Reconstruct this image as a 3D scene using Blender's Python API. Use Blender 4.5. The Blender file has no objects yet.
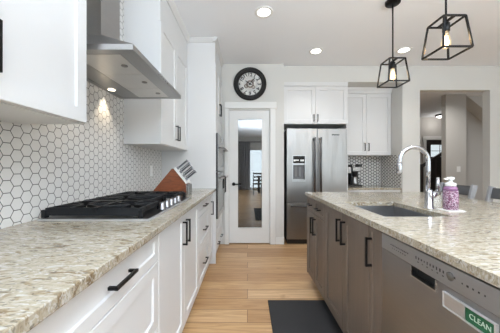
import bpy, bmesh, math, random
from mathutils import Vector, Matrix
random.seed(7)
PI = math.pi
S = bpy.context.scene
COL = S.collection

# ------------------------------------------------------------------ camera
cam_d = bpy.data.cameras.new('camera')
cam = bpy.data.objects.new('camera', cam_d); COL.objects.link(cam)
EYE = 1.176
cam.location = (0, 0, EYE); cam.rotation_euler = (PI/2, 0, 0)
cam_d.sensor_width = 36.0; cam_d.lens = 240/500*36.0
cam_d.shift_x = 0.005; cam_d.shift_y = 0.001
cam_d.clip_start = 0.05; cam_d.clip_end = 100
S.camera = cam

# ------------------------------------------------------------------ exposure, sky, daylight, added fills
S.view_settings.view_transform = 'Standard'
S.view_settings.look = 'None'
S.view_settings.exposure = 0.0
S.view_settings.gamma = 1.0
S.view_settings.use_curve_mapping = False
W = bpy.data.worlds.new('world'); S.world = W; W.use_nodes = True
W.node_tree.nodes['Background'].inputs[0].default_value = (0.86, 0.93, 1.0, 1)
W.node_tree.nodes['Background'].inputs[1].default_value = 1.0

def area(name, loc, rot, sx, sy, power, color=(1, 1, 1), spread=180):
    l = bpy.data.lights.new(name, 'AREA'); l.shape = 'RECTANGLE'; l.size = sx; l.size_y = sy
    l.energy = power; l.color = color; l.spread = math.radians(spread)
    o = bpy.data.objects.new(name, l); COL.objects.link(o)
    o.location = loc; o.rotation_euler = rot
    return o
# daylight outside the glazed openings behind the camera, then added fills
area('daylight_patio', (1.2, -5.25, 1.15), (PI/2, 0, 0), 2.4, 2.1, 80, (0.80, 0.90, 1.0))
area('daylight_window', (4.15, -5.25, 1.6), (PI/2, 0, 0), 1.8, 1.5, 60, (0.80, 0.90, 1.0))
area('side_fill', (5.55, -1.2, 1.5), (PI/2, 0, PI/2), 3.0, 1.7, 42, (0.80, 0.90, 1.0))  # unseen side light, added to brighten the cabinet fronts
area('bounce_flash', (1.0, -1.3, 1.75), (PI-0.06, 0, 0), 2.8, 2.2, 270, (0.79, 0.895, 1.0))  # added upward light, brightens the ceiling like a bounced flash
for dx_, dy_ in ((0.62, 0.5), (0.62, -1.1), (2.7, 0.9), (2.7, -0.9), (0.9, -2.8), (3.6, -2.8)):
    area('room_fill', (dx_, dy_, 2.74), (0, 0, 0), 0.12, 0.12, 5.5, (1.0, 0.99, 0.97), 100)  # unseen ceiling fills without fixtures, added to even out the room
area('hall_fill', (4.0, 4.5, 2.74), (0, 0, 0), 0.15, 0.15, 14, (1.0, 0.98, 0.95), 150)  # unseen fill without a fixture, added to light the hall partition
area('daylight_hall', (6.2, 8.0, 1.5), (-PI/2, 0, 0), 0.9, 1.4, 10, (0.97, 0.985, 1.0))

# ------------------------------------------------------------------ materials
def mat(name, col, rough=0.5, metal=0.0, spec=0.5, coat=0.0):
    m = bpy.data.materials.new(name); m.use_nodes = True
    b = m.node_tree.nodes['Principled BSDF']
    b.inputs['Base Color'].default_value = (*col, 1); b.inputs['Roughness'].default_value = rough
    b.inputs['Metallic'].default_value = metal; b.inputs['Specular IOR Level'].default_value = spec
    b.inputs['Coat Weight'].default_value = coat
    return m
def srgb(r, g, b):
    f = lambda c: (c/255/12.92) if c/255 <= 0.04045 else ((c/255+0.055)/1.055)**2.4
    return (f(r), f(g), f(b))
class N:
    """small helper round a node tree"""
    def __init__(s, m): s.t = m.node_tree; s.b = s.t.nodes['Principled BSDF']
    def new(s, typ, **kw):
        n = s.t.nodes.new(typ)
        for k, v in kw.items(): setattr(n, k, v)
        return n
    def link(s, a, b): s.t.links.new(a, b)
    def val(s, x, sock):
        if isinstance(x, (int, float)): sock.default_value = x
        else: s.link(x, sock)
    def math(s, op, a, b=0.0, clamp=False):
        n = s.new('ShaderNodeMath', operation=op, use_clamp=clamp); s.val(a, n.inputs[0]); s.val(b, n.inputs[1]); return n.outputs[0]
    def coords(s, scale=(1, 1, 1), rot=(0, 0, 0)):
        g = s.new('ShaderNodeNewGeometry'); mp = s.new('ShaderNodeMapping')
        mp.inputs['Scale'].default_value = scale; mp.inputs['Rotation'].default_value = rot
        s.link(g.outputs['Position'], mp.inputs['Vector']); return mp.outputs[0]
    def noise(s, vec, scale, detail=4, rough=0.5, dist=0.0):
        n = s.new('ShaderNodeTexNoise'); s.link(vec, n.inputs['Vector'])
        n.inputs['Scale'].default_value = scale; n.inputs['Detail'].default_value = detail
        n.inputs['Roughness'].default_value = rough; n.inputs['Distortion'].default_value = dist
        return n.outputs['Fac']
    def ramp(s, fac, stops):
        n = s.new('ShaderNodeValToRGB'); s.link(fac, n.inputs[0]); e = n.color_ramp.elements
        while len(e) < len(stops): e.new(0.5)
        for k, (p, c) in enumerate(stops):
            e[k].position = p; e[k].color = (*c, 1) if len(c) == 3 else c
        return n.outputs[0]
    def mix(s, fac, a, b, mode='MIX'):
        n = s.new('ShaderNodeMix', data_type='RGBA', blend_type=mode)
        s.val(fac, n.inputs[0])
        for x, k in ((a, 6), (b, 7)):
            if isinstance(x, tuple): n.inputs[k].default_value = (*x, 1)
            else: s.link(x, n.inputs[k])
        return n.outputs[2]
    def bump(s, h, strength=0.2, dist=0.01):
        n = s.new('ShaderNodeBump'); n.inputs['Strength'].default_value = strength; n.inputs['Distance'].default_value = dist
        s.link(h, n.inputs['Height']); s.link(n.outputs[0], s.b.inputs['Normal'])

def painted(name, col, rough=0.55, bump=0.05, scale=180):
    m = mat(name, col, rough); n = N(m); v = n.coords()
    f = n.noise(v, 3.0, 2)
    n.link(n.mix(n.math('MULTIPLY', f, 0.12), col, tuple(c*0.9 for c in col)), n.b.inputs['Base Color'])
    n.bump(n.noise(v, scale, 3), bump, 0.002)
    return m
M = {}
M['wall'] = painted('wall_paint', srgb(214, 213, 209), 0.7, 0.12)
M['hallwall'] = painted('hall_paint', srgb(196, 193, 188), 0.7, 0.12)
M['ceiling'] = painted('ceiling_texture', srgb(245, 248, 252), 0.85, 0.7, 60)
M['trim'] = painted('white_trim', srgb(232, 232, 230), 0.4, 0.02)
M['cab'] = painted('white_cabinet_lacquer', srgb(222, 222, 222), 0.35, 0.015)
M['black'] = mat('matte_black_metal', (0.012, 0.012, 0.013), 0.38, 0.6)
M['plastic'] = mat('black_plastic', (0.015, 0.015, 0.016), 0.3)
M['white'] = mat('white_plastic', srgb(235, 235, 233), 0.35)
M['iron'] = mat('cast_iron', (0.006, 0.0065, 0.008), 0.45, 0, 0.3); n = N(M['iron']); n.bump(n.noise(n.coords(), 400, 2), 0.15, 0.002)
M['chrome'] = mat('polished_chrome', (0.55, 0.55, 0.57), 0.1, 1.0)
M['handlemetal'] = mat('satin_knob_steel', (0.27, 0.27, 0.28), 0.28, 1.0)
M['silver'] = mat('silver_plastic', (0.62, 0.62, 0.63), 0.3, 0.5)
M['dark'] = mat('dark_recess', (0.01, 0.01, 0.01), 0.6)
M['glassdark'] = mat('black_oven_glass', (0.006, 0.006, 0.007), 0.05)
def steel(name, col, rough, axis_scale):
    m = mat(name, col, rough, 1.0); n = N(m); v = n.coords(axis_scale)
    f = n.noise(v, 1.0, 3, 0.6)
    n.link(n.mix(f, tuple(c*0.9 for c in col), tuple(min(1, c*1.08) for c in col)), n.b.inputs['Base Color'])
    r = n.new('ShaderNodeMapRange'); n.link(f, r.inputs[0]); r.inputs[3].default_value = rough-0.06; r.inputs[4].default_value = rough+0.08
    n.link(r.outputs[0], n.b.inputs['Roughness'])
    n.bump(f, 0.04, 0.002)
    return m
M['steel'] = steel('brushed_stainless_vertical', (0.335, 0.325, 0.315), 0.34, (160, 160, 3))
n = N(M['steel']); n2 = n.noise(n.coords((8, 8, 0.9)), 1.0, 2)
_old = [l for l in n.t.links if l.to_socket == n.b.inputs['Normal']][0].from_node
_b = n.new('ShaderNodeBump'); _b.inputs['Strength'].default_value = 0.35; _b.inputs['Distance'].default_value = 0.03
n.link(n2, _b.inputs['Height']); n.link(_old.outputs[0], _b.inputs['Normal']); n.link(_b.outputs[0], n.b.inputs['Normal'])
M['steelh'] = steel('brushed_stainless_horizontal', (0.46, 0.46, 0.46), 0.28, (160, 3, 160))
M['hoodsteel'] = steel('brushed_stainless_hood', (0.42, 0.415, 0.41), 0.32, (160, 3, 160))
M['dwsteel'] = steel('slate_stainless', (0.315, 0.32, 0.33), 0.34, (160, 3, 160))
M['sinksteel'] = steel('satin_sink_steel', (0.4, 0.4, 0.41), 0.34, (5, 160, 160))
M['filter'] = steel('hood_filter_steel', (0.74, 0.725, 0.70), 0.38, (160, 5, 160))
M['chairwood'] = painted('grey_washed_wood', srgb(88, 88, 90), 0.5, 0.1)
M['chairlit'] = painted('lit_grey_wood', srgb(150, 150, 152), 0.45, 0.1)  # stool wood made paler, painting light onto the back posts

# hexagon tiles (flat top hexagons, dark grout)
def hex_mat(name, axes, tile=(231, 229, 226), grout=(92, 90, 88), size=0.0545, gw=0.028):
    m = mat(name, srgb(*tile), 0.22); n = N(m)
    g = n.new('ShaderNodeNewGeometry'); sp = n.new('ShaderNodeSeparateXYZ'); n.link(g.outputs['Position'], sp.inputs[0])
    # v: lattice of unit flat-to-flat hexes; flats face up/down, so the horizontal period is sqrt(3)
    px = n.math('DIVIDE', sp.outputs[axes[0]], size); py = n.math('DIVIDE', sp.outputs[axes[1]], size)
    r3 = math.sqrt(3)
    def cell(ox, oy):
        x = n.math('SUBTRACT', n.math('FLOORED_MODULO', n.math('ADD', px, ox), r3), r3/2)
        y = n.math('SUBTRACT', n.math('FLOORED_MODULO', n.math('ADD', py, oy), 1.0), 0.5)
        return x, y
    ax, ay = cell(100*r3, 100); bx, by = cell(100*r3 + r3/2, 100.5)
    def hd(x, y):
        x = n.math('ABSOLUTE', x); y = n.math('ABSOLUTE', y)
        return n.math('MAXIMUM', y, n.math('ADD', n.math('MULTIPLY', x, r3/2), n.math('MULTIPLY', y, 0.5)))
    d = n.math('MINIMUM', hd(ax, ay), hd(bx, by))
    ln = n.new('ShaderNodeMapRange', interpolation_type='SMOOTHSTEP'); n.link(d, ln.inputs[0])
    ln.inputs[1].default_value = 0.5-gw-0.012; ln.inputs[2].default_value = 0.5-gw+0.008
    f = n.noise(n.coords(), 9, 2)
    base = n.mix(f, srgb(*tile), tuple(c*0.93 for c in srgb(*tile)))
    n.link(n.mix(ln.outputs[0], base, srgb(*grout)), n.b.inputs['Base Color'])
    r = n.new('ShaderNodeMapRange'); n.link(ln.outputs[0], r.inputs[0]); r.inputs[3].default_value = 0.22; r.inputs[4].default_value = 0.9
    n.link(r.outputs[0], n.b.inputs['Roughness'])
    n.bump(n.math('SUBTRACT', 1.0, ln.outputs[0]), 0.5, 0.002)
    return m
M['hexL'] = hex_mat('hex_tile_cook_wall', (1, 2))
M['hexB'] = hex_mat('hex_tile_nook', (0, 2), grout=(70, 68, 66), gw=0.085)
M['hexS'] = hex_mat('hex_tile_nook_side', (1, 2), grout=(70, 68, 66), gw=0.085)

# quartz
def quartz():
    m = mat('beige_quartz', srgb(188, 179, 163), 0.15); n = N(m)
    v1 = n.coords((10.0, 30.0, 18.0), (0, 0, math.radians(14)))
    big = n.noise(v1, 1.0, 4, 0.55, 1.6)
    c = n.ramp(big, [(0.30, srgb(141, 126, 104)), (0.42, srgb(166, 156, 136)), (0.52, srgb(176, 168, 152)), (0.60, srgb(154, 139, 114)), (0.68, srgb(122, 104, 81))])
    v2 = n.coords((22.0, 64.0, 40.0), (0, 0, math.radians(20)))
    fl = n.noise(v2, 1.0, 3, 0.55, 1.6)
    w = n.ramp(fl, [(0.53, (0, 0, 0)), (0.60, (1, 1, 1))])
    c = n.mix(n.math('MULTIPLY', w, 0.8), c, srgb(194, 190, 182))
    g = n.ramp(n.noise(v2, 1.3, 3, 0.55, 1.2), [(0.34, (1, 1, 1)), (0.44, (0, 0, 0))])
    c = n.mix(n.math('MULTIPLY', g, 0.75), c, srgb(106, 99, 87))
    sp = n.ramp(n.noise(n.coords((1, 1, 1)), 110, 2, 0.5), [(0.34, (1, 1, 1)), (0.42, (0, 0, 0))])
    c = n.mix(n.math('MULTIPLY', sp, 0.25), c, srgb(114, 103, 87))
    n.link(c, n.b.inputs['Base Color'])
    return m
M['quartz'] = quartz()

# stained island wood (grain runs upwards)
def stained():
    m = mat('taupe_stained_wood', srgb(108, 101, 96), 0.42); n = N(m)
    f = n.noise(n.coords((30, 30, 1.5)), 1.0, 6, 0.6, 1.5)
    f2 = n.noise(n.coords((5, 5, 0.8)), 1.0, 3)
    c = n.ramp(f, [(0.3, srgb(108, 96, 87)), (0.55, srgb(117, 104, 94)), (0.75, srgb(124, 111, 101))])
    c = n.mix(n.math('MULTIPLY', f2, 0.35), c, srgb(104, 91, 81))
    n.link(c, n.b.inputs['Base Color']); n.bump(f, 0.05, 0.002)
    return m
M['island'] = stained()

# oak planks running across the view (along x)
def planks():
    m = mat('oak_planks', srgb(190, 150, 106), 0.33); n = N(m)
    v = n.coords()
    br = n.new('ShaderNodeTexBrick'); n.link(v, br.inputs['Vector'])
    br.offset = 0.37; br.offset_frequency = 2; br.squash = 1.0
    br.inputs['Color1'].default_value = (0.0, 0.0, 0.0, 1); br.inputs['Color2'].default_value = (1, 1, 1, 1)
    br.inputs['Mortar'].default_value = (0.5, 0.5, 0.5, 1)
    br.inputs['Scale'].default_value = 1.0; br.inputs['Mortar Size'].default_value = 0.0022
    br.inputs['Mortar Smooth'].default_value = 0.2; br.inputs['Bias'].default_value = 0.0
    br.inputs['Brick Width'].default_value = 1.35; br.inputs['Row Height'].default_value = 0.165
    tone = n.ramp(br.outputs['Color'], [(0.0, srgb(178, 140, 98)), (0.45, srgb(200, 163, 119)), (1.0, srgb(214, 180, 138))])
    # shift the grain from plank to plank
    sx = n.new('ShaderNodeVectorMath', operation='MULTIPLY_ADD'); n.link(br.outputs['Color'], sx.inputs[0])
    sx.inputs[1].default_value = (7, 5, 3); n.link(v, sx.inputs[2])
    mp = n.new('ShaderNodeMapping'); mp.inputs['Scale'].default_value = (2.2, 26, 10); n.link(sx.outputs[0], mp.inputs['Vector'])
    gr = n.noise(mp.outputs[0], 1.0, 6, 0.62, 1.1)
    c = n.mix(n.ramp(gr, [(0.35, (0.55,)*3), (0.6, (0, 0, 0))]), tone, srgb(140, 98, 60))
    kn = n.ramp(n.noise(sx.outputs[0], 5.0, 2), [(0.70, (0, 0, 0)), (0.78, (0.5,)*3)])
    c = n.mix(kn, c, srgb(120, 84, 54))
    c = n.mix(br.outputs['Fac'], c, srgb(96, 66, 42))
    n.link(c, n.b.inputs['Base Color'])
    n.bump(n.math('SUBTRACT', gr, br.outputs['Fac']), 0.12, 0.003)
    return m
M['floor'] = planks()
def wood_red():
    m = mat('red_brown_block_wood', srgb(128, 70, 42), 0.35); n = N(m)
    f = n.noise(n.coords((8, 30, 40), (0, math.radians(-25), 0)), 1.0, 5, 0.6, 1.0)
    n.link(n.ramp(f, [(0.3, srgb(108, 56, 34)), (0.6, srgb(140, 80, 50)), (0.8, srgb(158, 96, 62))]), n.b.inputs['Base Color'])
    return m
M['redwood'] = wood_red()
def rubber():
    m = mat('black_mat_rubber', (0.022, 0.022, 0.024), 0.75); n = N(m)
    w = n.new('ShaderNodeTexChecker'); n.link(n.coords(), w.inputs[0]); w.inputs['Scale'].default_value = 130
    n.bump(w.outputs['Fac'], 0.3, 0.003); return m
M['rubber'] = rubber()
def emit(name, col, strength):
    m = mat(name, col, 0.5); b = m.node_tree.nodes['Principled BSDF']
    b.inputs['Emission Color'].default_value = (*col, 1); b.inputs['Emission Strength'].default_value = strength
    return m
M['led'] = emit('downlight_lens', (1.0, 0.97, 0.92), 6.0)
M['hoodled'] = emit('hood_lamp_lens', (1.0, 0.86, 0.66), 4.0)
M['filament'] = emit('glowing_filament', (1.0, 0.74, 0.42), 30.0)
M['hallled'] = emit('hall_lamp_diffuser', (1.0, 0.97, 0.93), 3.0)
def thin_glass(name, tint, refl):
    m = bpy.data.materials.new(name); m.use_nodes = True; t = m.node_tree; t.nodes.clear()
    out = t.nodes.new('ShaderNodeOutputMaterial'); mx = t.nodes.new('ShaderNodeMixShader')
    tr = t.nodes.new('ShaderNodeBsdfTransparent'); gl = t.nodes.new('ShaderNodeBsdfGlossy')
    tr.inputs[0].default_value = (*tint, 1); gl.inputs['Roughness'].default_value = 0.01
    mx.inputs[0].default_value = refl
    t.links.new(tr.outputs[0], mx.inputs[1]); t.links.new(gl.outputs[0], mx.inputs[2]); t.links.new(mx.outputs[0], out.inputs[0])
    return m
M['winglass'] = thin_glass('window_glass', (0.95, 0.97, 0.96), 0.06)
M['doorglass'] = thin_glass('tinted_door_glass', (0.32, 0.33, 0.34), 0.22)
M['bulb'] = thin_glass('clear_bulb_glass', (1.0, 0.93, 0.8), 0.08)
_t = M['bulb'].node_tree; _o = next(x for x in _t.nodes if x.type == 'OUTPUT_MATERIAL'); _m = next(x for x in _t.nodes if x.type == 'MIX_SHADER')
_e = _t.nodes.new('ShaderNodeEmission'); _e.inputs[0].default_value = (1.0, 0.78, 0.5, 1); _e.inputs[1].default_value = 0.35
_a = _t.nodes.new('ShaderNodeAddShader'); _t.links.new(_m.outputs[0], _a.inputs[0]); _t.links.new(_e.outputs[0], _a.inputs[1]); _t.links.new(_a.outputs[0], _o.inputs[0])

# ------------------------------------------------------------------ mesh helpers (all take world coordinates)
class MB:
    def __init__(s): s.bm = bmesh.new()
    def box(s, x0, x1, y0, y1, z0, z1, bev=0.0):
        x0, x1 = sorted((x0, x1)); y0, y1 = sorted((y0, y1)); z0, z1 = sorted((z0, z1))
        v = [s.bm.verts.new(p) for p in ((x0, y0, z0), (x1, y0, z0), (x1, y1, z0), (x0, y1, z0), (x0, y0, z1), (x1, y0, z1), (x1, y1, z1), (x0, y1, z1))]
        fs = [s.bm.faces.new([v[i] for i in q]) for q in ((3, 2, 1, 0), (4, 5, 6, 7), (0, 1, 5, 4), (1, 2, 6, 5), (2, 3, 7, 6), (3, 0, 4, 7))]
        if bev: 
            es = list({e for f in fs for e in f.edges})
            bmesh.ops.bevel(s.bm, geom=es, offset=bev, segments=2, affect='EDGES', profile=0.5)
        return s
    def hexa(s, pts, bev=0.0):
        """eight points: bottom ring then top ring"""
        v = [s.bm.verts.new(p) for p in pts]
        fs = [s.bm.faces.new([v[i] for i in q]) for q in ((3, 2, 1, 0), (4, 5, 6, 7), (0, 1, 5, 4), (1, 2, 6, 5), (2, 3, 7, 6), (3, 0, 4, 7))]
        if bev:
            bmesh.ops.bevel(s.bm, geom=list({e for f in fs for e in f.edges}), offset=bev, segments=2, affect='EDGES', profile=0.5)
        return s
    def bar(s, p0, p1, w, h, up=(0, 0, 1), bev=0.0):
        p0 = Vector(p0); p1 = Vector(p1); d = (p1-p0).normalized(); up = Vector(up)
        a = d.cross(up).normalized(); b = a.cross(d).normalized()
        q = []
        for p in (p0, p1):
            for sa, sb in ((-1, -1), (1, -1), (1, 1), (-1, 1)): q.append(p + a*sa*w/2 + b*sb*h/2)
        return s.hexa(q, bev)
    def prism(s, poly, axis, a0, a1, bev=0.0):
        """polygon in the two other axes, extruded along axis ('x','y','z')"""
        def P(u, v, a): return {'x': (a, u, v), 'y': (u, a, v), 'z': (u, v, a)}[axis]
        r0 = [s.bm.verts.new(P(u, v, a0)) for u, v in poly]; r1 = [s.bm.verts.new(P(u, v, a1)) for u, v in poly]
        fs = [s.bm.faces.new(r0), s.bm.faces.new(r1)]
        for i in range(len(poly)):
            j = (i+1) % len(poly); fs.append(s.bm.faces.new((r0[i], r0[j], r1[j], r1[i])))
        if bev: bmesh.ops.bevel(s.bm, geom=list({e for f in fs for e in f.edges}), offset=bev, segments=2, affect='EDGES', profile=0.5)
        return s
    def tube(s, pts, r, seg=12, caps=True):
        pts = [Vector(p) for p in pts]; rs = r if isinstance(r, (list, tuple)) else [r]*len(pts)
        rings = []; ref = None
        for i, p in enumerate(pts):
            d = (pts[min(i+1, len(pts)-1)] - pts[max(i-1, 0)]).normalized()
            if ref is None:
                ref = Vector((0, 0, 1)) if abs(d.z) < 0.9 else Vector((1, 0, 0))
            a = d.cross(ref).normalized(); b = a.cross(d).normalized(); ref = b
            rings.append([s.bm.verts.new(p + (a*math.cos(t)+b*math.sin(t))*rs[i]) for t in [2*PI*k/seg for k in range(seg)]])
        for i in range(len(rings)-1):
            for k in range(seg):
                f = s.bm.faces.new((rings[i][k], rings[i][(k+1) % seg], rings[i+1][(k+1) % seg], rings[i+1][k])); f.smooth = True
        if caps:
            s.bm.faces.new(rings[0][::-1]); s.bm.faces.new(rings[-1])
        return s
    def lathe(s, prof, c, axis=(0, 0, 1), seg=24):
        """prof: list of (radius, height along axis)"""
        ax = Vector(axis).normalized(); t = Vector((1, 0, 0)) if abs(ax.x) < 0.9 else Vector((0, 1, 0))
        a = ax.cross(t).normalized(); b = ax.cross(a); c = Vector(c); rings = []
        for r, h in prof:
            if r <= 1e-6: rings.append([s.bm.verts.new(c + ax*h)])
            else: rings.append([s.bm.verts.new(c + ax*h + (a*math.cos(2*PI*k/seg)+b*math.sin(2*PI*k/seg))*r) for k in range(seg)])
        for i in range(len(rings)-1):
            A, Bq = rings[i], rings[i+1]
            for k in range(seg):
                k2 = (k+1) % seg
                if len(A) == 1 and len(Bq) == 1: continue
                if len(A) == 1: f = s.bm.faces.new((A[0], Bq[k2], Bq[k]))
                elif len(Bq) == 1: f = s.bm.faces.new((A[k], A[k2], Bq[0]))
                else: f = s.bm.faces.new((A[k], A[k2], Bq[k2], Bq[k]))
                f.smooth = True
        if len(rings[0]) > 1: s.bm.faces.new(rings[0][::-1])
        if len(rings[-1]) > 1: s.bm.faces.new(rings[-1])
        return s
    def slab(s, xs, ys, z0, z1, holes=(), bev=0.0):
        """horizontal slab on a grid of cuts with cells left out"""
        T = {}; Bt = {}
        for i, x in enumerate(xs):
            for j, y in enumerate(ys):
                T[i, j] = s.bm.verts.new((x, y, z1)); Bt[i, j] = s.bm.verts.new((x, y, z0))
        full = {(i, j) for i in range(len(xs)-1) for j in range(len(ys)-1)} - set(holes)
        side = []
        for i, j in full:
            s.bm.faces.new((T[i, j], T[i+1, j], T[i+1, j+1], T[i, j+1])); s.bm.faces.new((Bt[i, j+1], Bt[i+1, j+1], Bt[i+1, j], Bt[i, j]))
            for (a, b), nb in ((((i, j), (i+1, j)), (i, j-1)), (((i+1, j), (i+1, j+1)), (i+1, j)), (((i+1, j+1), (i, j+1)), (i, j+1)), (((i, j+1), (i, j)), (i-1, j))):
                if nb not in full:
                    side.append(s.bm.faces.new((Bt[a], Bt[b], T[b], T[a])))
        if bev:
            es = [e for f in side for e in f.edges if abs(e.verts[0].co.z - e.verts[1].co.z) < 1e-6]
            bmesh.ops.bevel(s.bm, geom=list(set(es)), offset=bev, segments=2, affect='EDGES', profile=0.5)
        return s

ORI = {}
def obj(name, mb, m, parent=None, origin=None):
    bm = mb.bm if isinstance(mb, MB) else mb
    o3 = Vector(origin) if origin is not None else (ORI[parent.name] if parent else Vector((0, 0, 0)))
    bmesh.ops.recalc_face_normals(bm, faces=bm.faces)
    bmesh.ops.translate(bm, verts=bm.verts, vec=-o3)
    me = bpy.data.meshes.new(name); bm.to_mesh(me); bm.free(); me.materials.append(m)
    o = bpy.data.objects.new(name, me); COL.objects.link(o)
    if parent:
        o.parent = parent; o.location = o3 - ORI[parent.name]
    else: o.location = o3
    ORI[o.name] = o3
    return o
def thing(name, label, cat, loc, group=None):
    o = bpy.data.objects.new(name, None); COL.objects.link(o); o.empty_display_size = 0.1
    o.location = loc; ORI[o.name] = Vector(loc); o['label'] = label; o['category'] = cat
    if group: o['group'] = group
    return o
def tag(o, label, cat, group=None):
    o['label'] = label; o['category'] = cat
    if group: o['group'] = group
    return o
def struct(name, mb, m, parent=None):
    o = obj(name, mb, m, parent)
    if not parent: o['kind'] = 'structure'
    return o
def box1(*a, **k): return MB().box(*a, **k)

class Face:
    """a cabinet front: u along the width, n outwards, z up"""
    def __init__(s, p, u, n): s.p = Vector((*p, 0)); s.u = Vector((*u, 0)); s.n = Vector((*n, 0))
    def at(s, u, n, z): return s.p + s.u*u + s.n*n + Vector((0, 0, z))
    def box(s, mb, u0, u1, n0, n1, z0, z1, bev=0.0):
        a = s.at(u0, n0, z0); b = s.at(u1, n1, z1)
        return mb.box(a.x, b.x, a.y, b.y, a.z, b.z, bev)
    def shaker(s, u0, u1, z0, z1, t=0.02, fw=0.06, rec=0.009):
        mb = MB(); bm = mb.bm
        fw = min(fw, (u1-u0)*0.28, (z1-z0)*0.3)
        R = lambda du, n: [bm.verts.new(s.at(*q)) for q in ((u0+du, n, z0+du), (u1-du, n, z0+du), (u1-du, n, z1-du), (u0+du, n, z1-du))]
        c = 0.0025
        rings = [R(0, 0), R(0, t-c), R(c, t), R(fw, t), R(fw+0.003, t-rec), ]
        bm.faces.new(rings[0]); bm.faces.new(rings[-1])
        for A, Bq in zip(rings, rings[1:]):
            for i in range(4): bm.faces.new((A[i], A[(i+1) % 4], Bq[(i+1) % 4], Bq[i]))
        return mb
    def pull(s, uc, zc, L, n0, vertical, thick=0.011, stand=0.032):
        mb = MB(); h = thick/2
        if vertical:
            s.box(mb, uc-h, uc+h, n0+stand-thick, n0+stand, zc-L/2, zc+L/2, 0.0015)
            for e in (-1, 1): 
                z = zc+e*(L/2-h-0.001); s.box(mb, uc-h*0.9, uc+h*0.9, n0, n0+stand-thick+0.001, z-h*0.9, z+h*0.9)
        else:
            s.box(mb, uc-L/2, uc+L/2, n0+stand-thick, n0+stand, zc-h, zc+h, 0.0015)
            for e in (-1, 1):
                u = uc+e*(L/2-h-0.001); s.box(mb, u-h*0.9, u+h*0.9, n0, n0+stand-thick+0.001, zc-h*0.9, zc+h*0.9)
        return mb

# ------------------------------------------------------------------ the setting
CEIL = 2.75; XL = -1.05; YD = 3.664; YH = 3.75
struct('floor', box1(-1.3, 8.6, -6, 8.4, -0.12, 0), M['floor'])
struct('ceiling', box1(XL-0.12, 5.42, -5.12, 4.6, CEIL, CEIL+0.12), M['ceiling'])
# cooking wall: tile backsplash up to the ceiling as far as the oven tower, paint behind
struct('wall_left', box1(XL-0.12, XL, -5.12, YD+0.1, 0, CEIL), M['wall'])
struct('wall_tile_left', box1(XL-0.001, XL+0.008, -0.3, 2.919, 0.90, CEIL), M['hexL'])
# pantry wall with door opening
DX0, DX1, DZ = -0.283, 0.343, 2.046
mb = MB(); mb.box(XL, DX0, YD, YD+0.1, 0, CEIL); mb.box(DX1, 0.557, YD, YD+0.1, 0, CEIL); mb.box(DX0, DX1, YD, YD+0.1, DZ, CEIL)
mb.box(0.47, 0.557, YD+0.1, 4.36, 0, CEIL)
struct('wall_pantry', mb, M['wall'])
mb = MB(); mb.box(XL, 0.47, 4.9, 5.0, 0, CEIL); mb.box(XL-0.12, XL, YD+0.1, 5.0, 0, CEIL); mb.box(0.47, 0.557, 4.36, 5.0, 0, CEIL); mb.box(XL, 0.47, YD+0.1, 4.9, CEIL-0.02, CEIL)
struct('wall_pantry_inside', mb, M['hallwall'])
# fridge and bar alcove: soffit, back, side, piers, hall opening
SOF = 2.504
NX = 2.42
struct('soffit', box1(0.557, NX+0.0, YH, 4.36, SOF, CEIL), M['wall'])
struct('wall_alcove_back', box1(0.557, NX+0.12, 4.36, 4.46, 0, SOF), M['wall'])
HO0, HO1, HOZ = 2.695, 3.79, 2.379
mb = MB(); mb.box(NX, HO0, YH, YH+0.12, 0, CEIL); mb.box(HO0, HO1, YH, YH+0.12, HOZ, CEIL); mb.box(HO1, 5.3, YH, YH+0.12, 0, CEIL)
mb.box(NX, NX+0.12, YH+0.12, 4.36, 0, SOF)
struct('wall_far', mb, M['wall'])
struct('wall_tile_alcove', box1(1.571, NX, 4.352, 4.361, 0.80, 1.42), M['hexB'])
struct('wall_tile_alcove_side', box1(NX-0.008, NX+0.001, YH+0.03, 4.352, 0.80, 1.371), M['hexS'])
# right and rear walls of the open room with glazing; side window added for light
mb = MB(); mb.box(5.3, 5.42, -5.12, -2.7, 0, CEIL); mb.box(5.3, 5.42, 0.3, YH+0.12, 0, CEIL); mb.box(5.3, 5.42, -2.7, 0.3, 0, 0.65); mb.box(5.3, 5.42, -2.7, 0.3, 2.35, CEIL)
struct('wall_right', mb, M['wall'])
mb = MB(); mb.box(XL, 0.0, -5.12, -5.0, 0, CEIL); mb.box(2.4, 3.25, -5.12, -5.0, 0, CEIL); mb.box(5.05, 5.3, -5.12, -5.0, 0, CEIL)
mb.box(0.0, 2.4, -5.12, -5.0, 2.1, CEIL); mb.box(3.25, 5.05, -5.12, -5.0, 2.35, CEIL); mb.box(3.25, 5.05, -5.12, -5.0, 0, 0.85)
struct('wall_rear', mb, M['wall'])
def glazing(name, axis, u0, u1, z0, z1, pos, cols, rows=1):
    fr = MB(); w = 0.055
    def bx(m_, a0, a1, c0, c1, d=0.05):
        if axis == 'y': m_.box(a0, a1, pos-d, pos+d, c0, c1)
        else: m_.box(pos-d, pos+d, a0, a1, c0, c1)
    bx(fr, u0, u0+w, z0, z1); bx(fr, u1-w, u1, z0, z1); bx(fr, u0+w, u1-w, z0, z0+w); bx(fr, u0+w, u1-w, z1-w, z1)
    for k in range(1, cols):
        u = u0+(u1-u0)*k/cols; bx(fr, u-w/2, u+w/2, z0+w, z1-w)
    root = struct(name, fr, M['trim'])
    g = MB(); bx(g, u0+w, u1-w, z0+w, z1-w, 0.003)
    obj('pane', g, M['winglass'], root)
glazing('door_3', 'y', 0.0, 2.4, 0.0, 2.1, -5.06, 2)
glazing('window_1', 'y', 3.25, 5.05, 0.85, 2.35, -5.06, 2)
glazing('added_window', 'x', -2.7, 0.3, 0.65, 2.35, 5.36, 3)  # unseen window, put in to let side light through
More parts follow.
